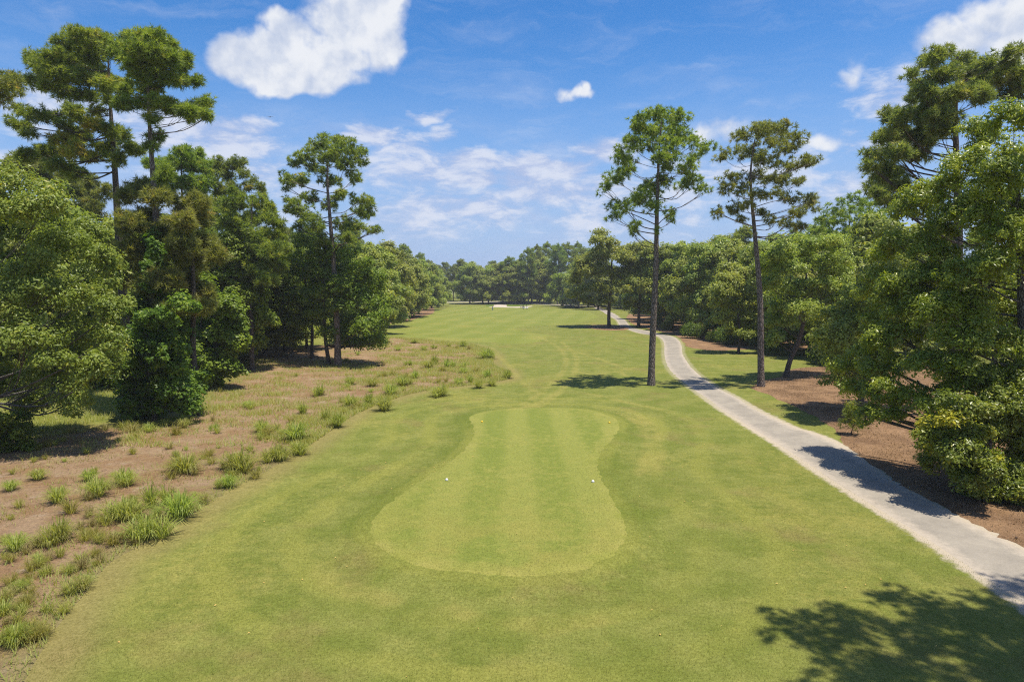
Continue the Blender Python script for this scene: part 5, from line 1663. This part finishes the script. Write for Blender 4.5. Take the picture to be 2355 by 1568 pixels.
def person(loc, yaw, label, shirt, trousers, hat, skin, pose='stand'):
    root = empty('person', loc, yaw)
    tag(root, label, 'person')
    lean = 0.12 if pose == 'address' else 0.0
    sk = MB()
    # body as one skinned surface
    J = {'pelvis': (0, 0, .95), 'waist': (0, lean*.4, 1.10), 'chest': (0, lean, 1.32), 'neck': (0, lean*1.3, 1.48), 'head': (0, lean*1.5 + .01, 1.62), 'crown': (0, lean*1.5 + .01, 1.73)}
    for s_, nm in ((-1, 'l'), (1, 'r')):
        J['hip'+nm] = (s_*.10, 0, .90); J['knee'+nm] = (s_*.12, .03, .50); J['ankle'+nm] = (s_*.13, 0, .09); J['toe'+nm] = (s_*.15, .16, .04)
        J['sh'+nm] = (s_*.19, lean, 1.40)
        if pose == 'address':
            J['el'+nm] = (s_*.20, lean+.14, 1.14); J['wr'+nm] = (s_*.06, lean+.32, .96); J['hand'+nm] = (s_*.03, lean+.36, .88)
        else:
            J['el'+nm] = (s_*.25, .0, 1.13); J['wr'+nm] = (s_*.24, .08, .90); J['hand'+nm] = (s_*.24, .10, .82)
    E = [('pelvis', 'waist'), ('waist', 'chest'), ('chest', 'neck'), ('neck', 'head'), ('head', 'crown')]
    for nm in 'lr':
        E += [('pelvis', 'hip'+nm), ('hip'+nm, 'knee'+nm), ('knee'+nm, 'ankle'+nm), ('ankle'+nm, 'toe'+nm), ('chest', 'sh'+nm), ('sh'+nm, 'el'+nm), ('el'+nm, 'wr'+nm), ('wr'+nm, 'hand'+nm)]
    rad = {'pelvis': .14, 'waist': .13, 'chest': .15, 'neck': .06, 'head': .095, 'crown': .06, 'hip': .095, 'knee': .06, 'ankle': .042, 'toe': .035, 'sh': .07, 'el': .045, 'wr': .032, 'hand': .035}

    def skin_obj(name, joints, edges, grow_, mat):
        me = bpy.data.meshes.new(name)
        ids = {j: i for i, j in enumerate(joints)}
        me.from_pydata([J[j] for j in joints], [(ids[a], ids[b]) for a, b in edges], [])
        o = bpy.data.objects.new(name, me)
        COL.objects.link(o)
        o.parent = root
        mo = o.modifiers.new('skin', 'SKIN')
        for j, v in zip(joints, me.skin_vertices[0].data):
            key = j if j in rad else j[:-1]
            v.radius = (rad[key] + grow_,)*2
            v.use_root = (j == joints[0])
        sb = o.modifiers.new('smooth', 'SUBSURF')
        sb.levels = sb.render_levels = 1
        me.materials.append(mat)
        return o
    body = skin_obj('body', list(J), E, 0.0, skin)
    skin_obj('shirt', ['chest', 'waist', 'pelvis', 'shl', 'ell', 'shr', 'elr'], [('pelvis', 'waist'), ('waist', 'chest'), ('chest', 'shl'), ('shl', 'ell'), ('chest', 'shr'), ('shr', 'elr')], 0.018, shirt)
    skin_obj('trousers', ['pelvis', 'hipl', 'kneel', 'anklel', 'hipr', 'kneer', 'ankler'], [('pelvis', 'hipl'), ('hipl', 'kneel'), ('kneel', 'anklel'), ('pelvis', 'hipr'), ('hipr', 'kneer'), ('kneer', 'ankler')], 0.02, trousers)
    hd = J['head']
    hb = MB()
    hb.lathe([(0.125, 0.0), (0.118, 0.05), (0.08, 0.10), (0.0, 0.115)], (hd[0], hd[1], hd[2] + .045), 12)
    hb.box((hd[0], hd[1] + .15, hd[2] + .05), (.15, .12, .012), 0, .004)
    hb.build('cap', hat, root)
    fa = MB()
    for s_ in (-1, 1):
        fa.lathe([(0, -.012), (.012, 0), (0, .012)], (hd[0] + s_*.035, hd[1] + .098, hd[2] + .0), 6)
    fa.build('eyes', plain('eye_dark', (0.02, 0.02, 0.02), 0.3), root)
    fn = MB()
    fn.add([(hd[0]-.015, hd[1]+.09, hd[2]-.045), (hd[0]+.015, hd[1]+.09, hd[2]-.045), (hd[0], hd[1]+.12, hd[2]-.04), (hd[0], hd[1]+.095, hd[2]+.01)], [(0, 1, 2), (0, 2, 3), (1, 3, 2)])
    fn.box((hd[0], hd[1] + .094, hd[2] - .07), (.045, .008, .008))
    fn.build('face', skin, root)
    for nm, s_ in (('l', -1), ('r', 1)):
        hx, hy, hz_ = J['hand'+nm]
        fb = MB()
        for i, ln in enumerate((.070, .080, .074, .058)):
            o_ = -.027 + i*.018
            fb.tube([(hx + s_*.004, hy + o_, hz_ - .01), (hx, hy + o_, hz_ - .01 - ln*.5), (hx - s_*.02, hy + o_, hz_ - .01 - ln)], [.0095, .009, .0075], 5)
        fb.tube([(hx - s_*.02, hy + .03, hz_ + .03), (hx - s_*.03, hy + .055, hz_ + .0), (hx - s_*.03, hy + .06, hz_ - .03)], [.011, .010, .008], 5)
        fb.build('fingers', skin, root)
        sb = MB()
        ax, ay, az = J['ankle'+nm]
        sb.box((ax + s_*.01, ay + .06, .04), (.10, .28, .08), 0, .025)
        sb.build('shoe', plain('shoe', (0.10, 0.07, 0.06), 0.6), root)
    return root


skin = plain('skin', (0.45, 0.24, 0.17), 0.6)
pp = at(1132.5, 714)
person(pp, R(20), 'golfer in dark shirt and blue trousers standing alone on the fairway', plain('dark_shirt', (0.03, 0.025, 0.035), 0.8), plain('blue_denim', (0.12, 0.20, 0.42), 0.8), plain('black_cap', (0.02, 0.02, 0.025), 0.7), skin, 'address')
club = empty('golf_club', pp + Vector((0.02, 0.48, 0)))
tag(club, 'golf club held by the golfer standing on the fairway', 'golf club')
cb = MB(); cb.tube([(0, 0, 1.0), (0.0, 0.45, 0.03)], [.012, .007], 6); cb.build('shaft', plain('steel_shaft', (.45, .45, .45), .3, metal=1.0), club)
cb = MB(); cb.box((0.0, 0.48, 0.03), (.03, .10, .05), 0, .01); cb.build('club_head', plain('dark_steel', (.2, .2, .2), .3, metal=1.0), club)
pc = at(1207, 710.5)
person(pc + Vector((-1.75, -0.35, 0)), R(-80), 'golfer in pale hat and grey shirt standing behind the golf cart', plain('grey_shirt', (0.45, 0.46, 0.46), 0.8), plain('khaki', (0.30, 0.27, 0.23), 0.8), plain('pale_hat', (0.75, 0.72, 0.66), 0.7), skin)


def golf_cart(loc, yaw):
    root = empty('golf_cart', loc, yaw)
    tag(root, 'white golf cart with black canopy posts parked by the sand bunker', 'golf cart')
    wh = plain('cart_white', (0.78, 0.78, 0.78), 0.25, 0.5)
    bk = plain('cart_black', (0.015, 0.015, 0.015), 0.95, 0.05)
    gy = plain('seat_black', (0.05, 0.05, 0.055), 0.7)
    b = MB()
    b.box((0, 0, .36), (2.3, 1.06, .14), 0, .05)
    # sloping front cowl
    b.add([(.62, -.5, .42), (1.22, -.46, .42), (1.18, -.42, .72), (.72, -.46, .98), (.62, .5, .42), (1.22, .46, .42), (1.18, .42, .72), (.72, .46, .98)],
          [(0, 1, 2, 3), (7, 6, 5, 4), (1, 5, 6, 2), (2, 6, 7, 3), (0, 3, 7, 4), (0, 4, 5, 1)])
    b.box((-.55, 0, .58), (.95, 1.04, .36), 0, .08)
    b.build('body', wh, root, smooth=False)
    s_ = MB(); s_.box((-.35, 0, .80), (.60, 1.06, .18), 0, .05); s_.build('seat', gy, root, smooth=False)
    s_ = MB(); s_.box((-.66, 0, 1.03), (.16, 1.06, .46), 0, .05); s_.build('backrest', gy, root, smooth=False)
    r_ = MB(); r_.box((-.05, 0, 1.86), (1.75, 1.16, .11), 0, .04); r_.build('roof', bk, root, smooth=False)
    for x0, x1, y in ((.78, .62, -.5), (.78, .62, .5), (-.72, -.80, -.5), (-.72, -.80, .5)):
        p_ = MB(); p_.tube([(x0, y, .75), (x1, y, 1.83)], [.04, .035], 6); p_.build('roof_post', bk, root)
    wsh = MB(); wsh.box((.71, 0, 1.34), (.015, .92, .72)); wsh.build('windscreen', plain('tinted_screen', (.05, .06, .07), .15), root)
    st_ = MB()
    a = np.linspace(0, 2*math.pi, 17)
    st_.tube([(.34 + .05*math.sin(q), .25 + .16*math.cos(q), 1.02 + .15*math.sin(q)) for q in a], [.015]*17, 5)
    st_.tube([(.34, .25, 1.02), (.6, .25, .85)], [.02, .02], 5)
    st_.build('steering_wheel', bk, root)
    for x in (.80, -.72):
        for y in (-.48, .48):
            wl = MB()
            a = np.linspace(0, 2*math.pi, 16, endpoint=False)
            prof = [(.10, -.09), (.20, -.09), (.225, -.05), (.225, .05), (.20, .09), (.10, .09)]
            V = [(x + rr*math.cos(q), y + dy, .225 + rr*math.sin(q)) for rr, dy in prof for q in a]
            F = [(i*16+k, i*16+(k+1) % 16, (i+1)*16+(k+1) % 16, (i+1)*16+k) for i in range(5) for k in range(16)]
            wl.add(V, F)
            w_o = wl.build('wheel', bk, root)
            rm = MB()
            V = [(x + rr*math.cos(q), y + dy, .225 + rr*math.sin(q)) for rr, dy in ((.0, -.08), (.11, -.075), (.11, .075), (.0, .08)) for q in a]
            rm.add(V, [(i*16+k, i*16+(k+1) % 16, (i+1)*16+(k+1) % 16, (i+1)*16+k) for i in range(3) for k in range(16)])
            rm.build('rim', plain('rim_grey', (.5, .5, .5), .4), w_o)
    for y in (-.38, .38):
        h_ = MB(); h_.lathe([(0, .02), (.05, .015), (.06, 0)], (1.20, y, .62), 10); h_.build('headlight', plain('lamp_glass', (.7, .7, .68), .1), root)
    return root
golf_cart(pc, R(4))
for i, (dy, col, nm) in enumerate(((-.25, (.02, .02, .025), 'black'), (.25, (.30, .05, .05), 'red'))):
    g = empty('golf_bag', pc + Vector((-1.12, dy, 0.42)))
    tag(g, f'{nm} golf bag strapped on the back of the golf cart', 'golf bag')
    b = MB(); b.tube([(0, 0, 0), (-.06, 0, .45), (-.12, 0, .90)], [.12, .13, .14], 10); b.build('bag', plain(nm + '_bag_cloth', col, .7), g)
    for k in range(5):
        c_ = MB(); q = k*1.26
        c_.tube([(-.12 + .06*math.cos(q), .06*math.sin(q), .88), (-.15 + .09*math.cos(q), .09*math.sin(q), 1.12)], [.01, .01], 5)
        c_.box((-.15 + .09*math.cos(q), .09*math.sin(q), 1.15), (.05, .09, .06), q, .015)
        c_.build('club', plain('club_steel', (.35, .35, .36), .35, metal=1.0), g)

# a bird gliding in the gap right of the giant pines
bp = on_plane(621, 270, 110)
bird = empty('bird', bp, R(30))
tag(bird, 'dark bird gliding in the sky between the left pines and the big cloud', 'bird')
bb = MB()
bb.tube([(0, -.20, 0), (0, -.08, .0), (0, .06, .01), (0, .16, .02), (0, .22, .02)], [.02, .06, .065, .04, .012], 8)
bb.add([(-.05, -.17, 0), (.05, -.17, 0), (.09, -.36, 0), (-.09, -.36, 0), (0, -.2, .02)], [(0, 1, 4), (1, 2, 4), (2, 3, 4), (3, 0, 4), (0, 3, 1), (1, 3, 2)])
bk_ = plain('dark_feathers', (.02, .02, .022), .6)
bb.build('body', bk_, bird)
for s_ in (-1, 1):
    wg = MB()
    wg.add([(s_*.04, .08, .02), (s_*.30, .13, .10), (s_*.62, .00, .06), (s_*.32, -.05, .09), (s_*.04, -.08, .02), (s_*.30, .04, .12)],
           [(0, 1, 5), (1, 2, 5), (2, 3, 5), (3, 4, 5), (4, 0, 5), (0, 4, 1), (1, 4, 3), (1, 3, 2)])
    wg.build('wing', bk_, bird, smooth=False)

# ------------------------------------------------------------------ the air between
m = bpy.data.materials.new('haze_air')
m.use_nodes = True
m.node_tree.nodes.clear()
t = NT(m.node_tree)
pv = t.n('ShaderNodeVolumePrincipled')
pv.inputs['Color'].default_value = (0.90, 0.93, 1.0, 1)
pv.inputs['Density'].default_value = 0.00025
pv.inputs['Anisotropy'].default_value = 0.2
o = t.n('ShaderNodeOutputMaterial')
t.L.new(pv.outputs[0], o.inputs['Volume'])
hb = MB()
hb.box((0, 2100, 18.0), (5600, 5400, 42.0))
ho = hb.build('haze', m, None, smooth=False)
tag(ho, kind='stuff')
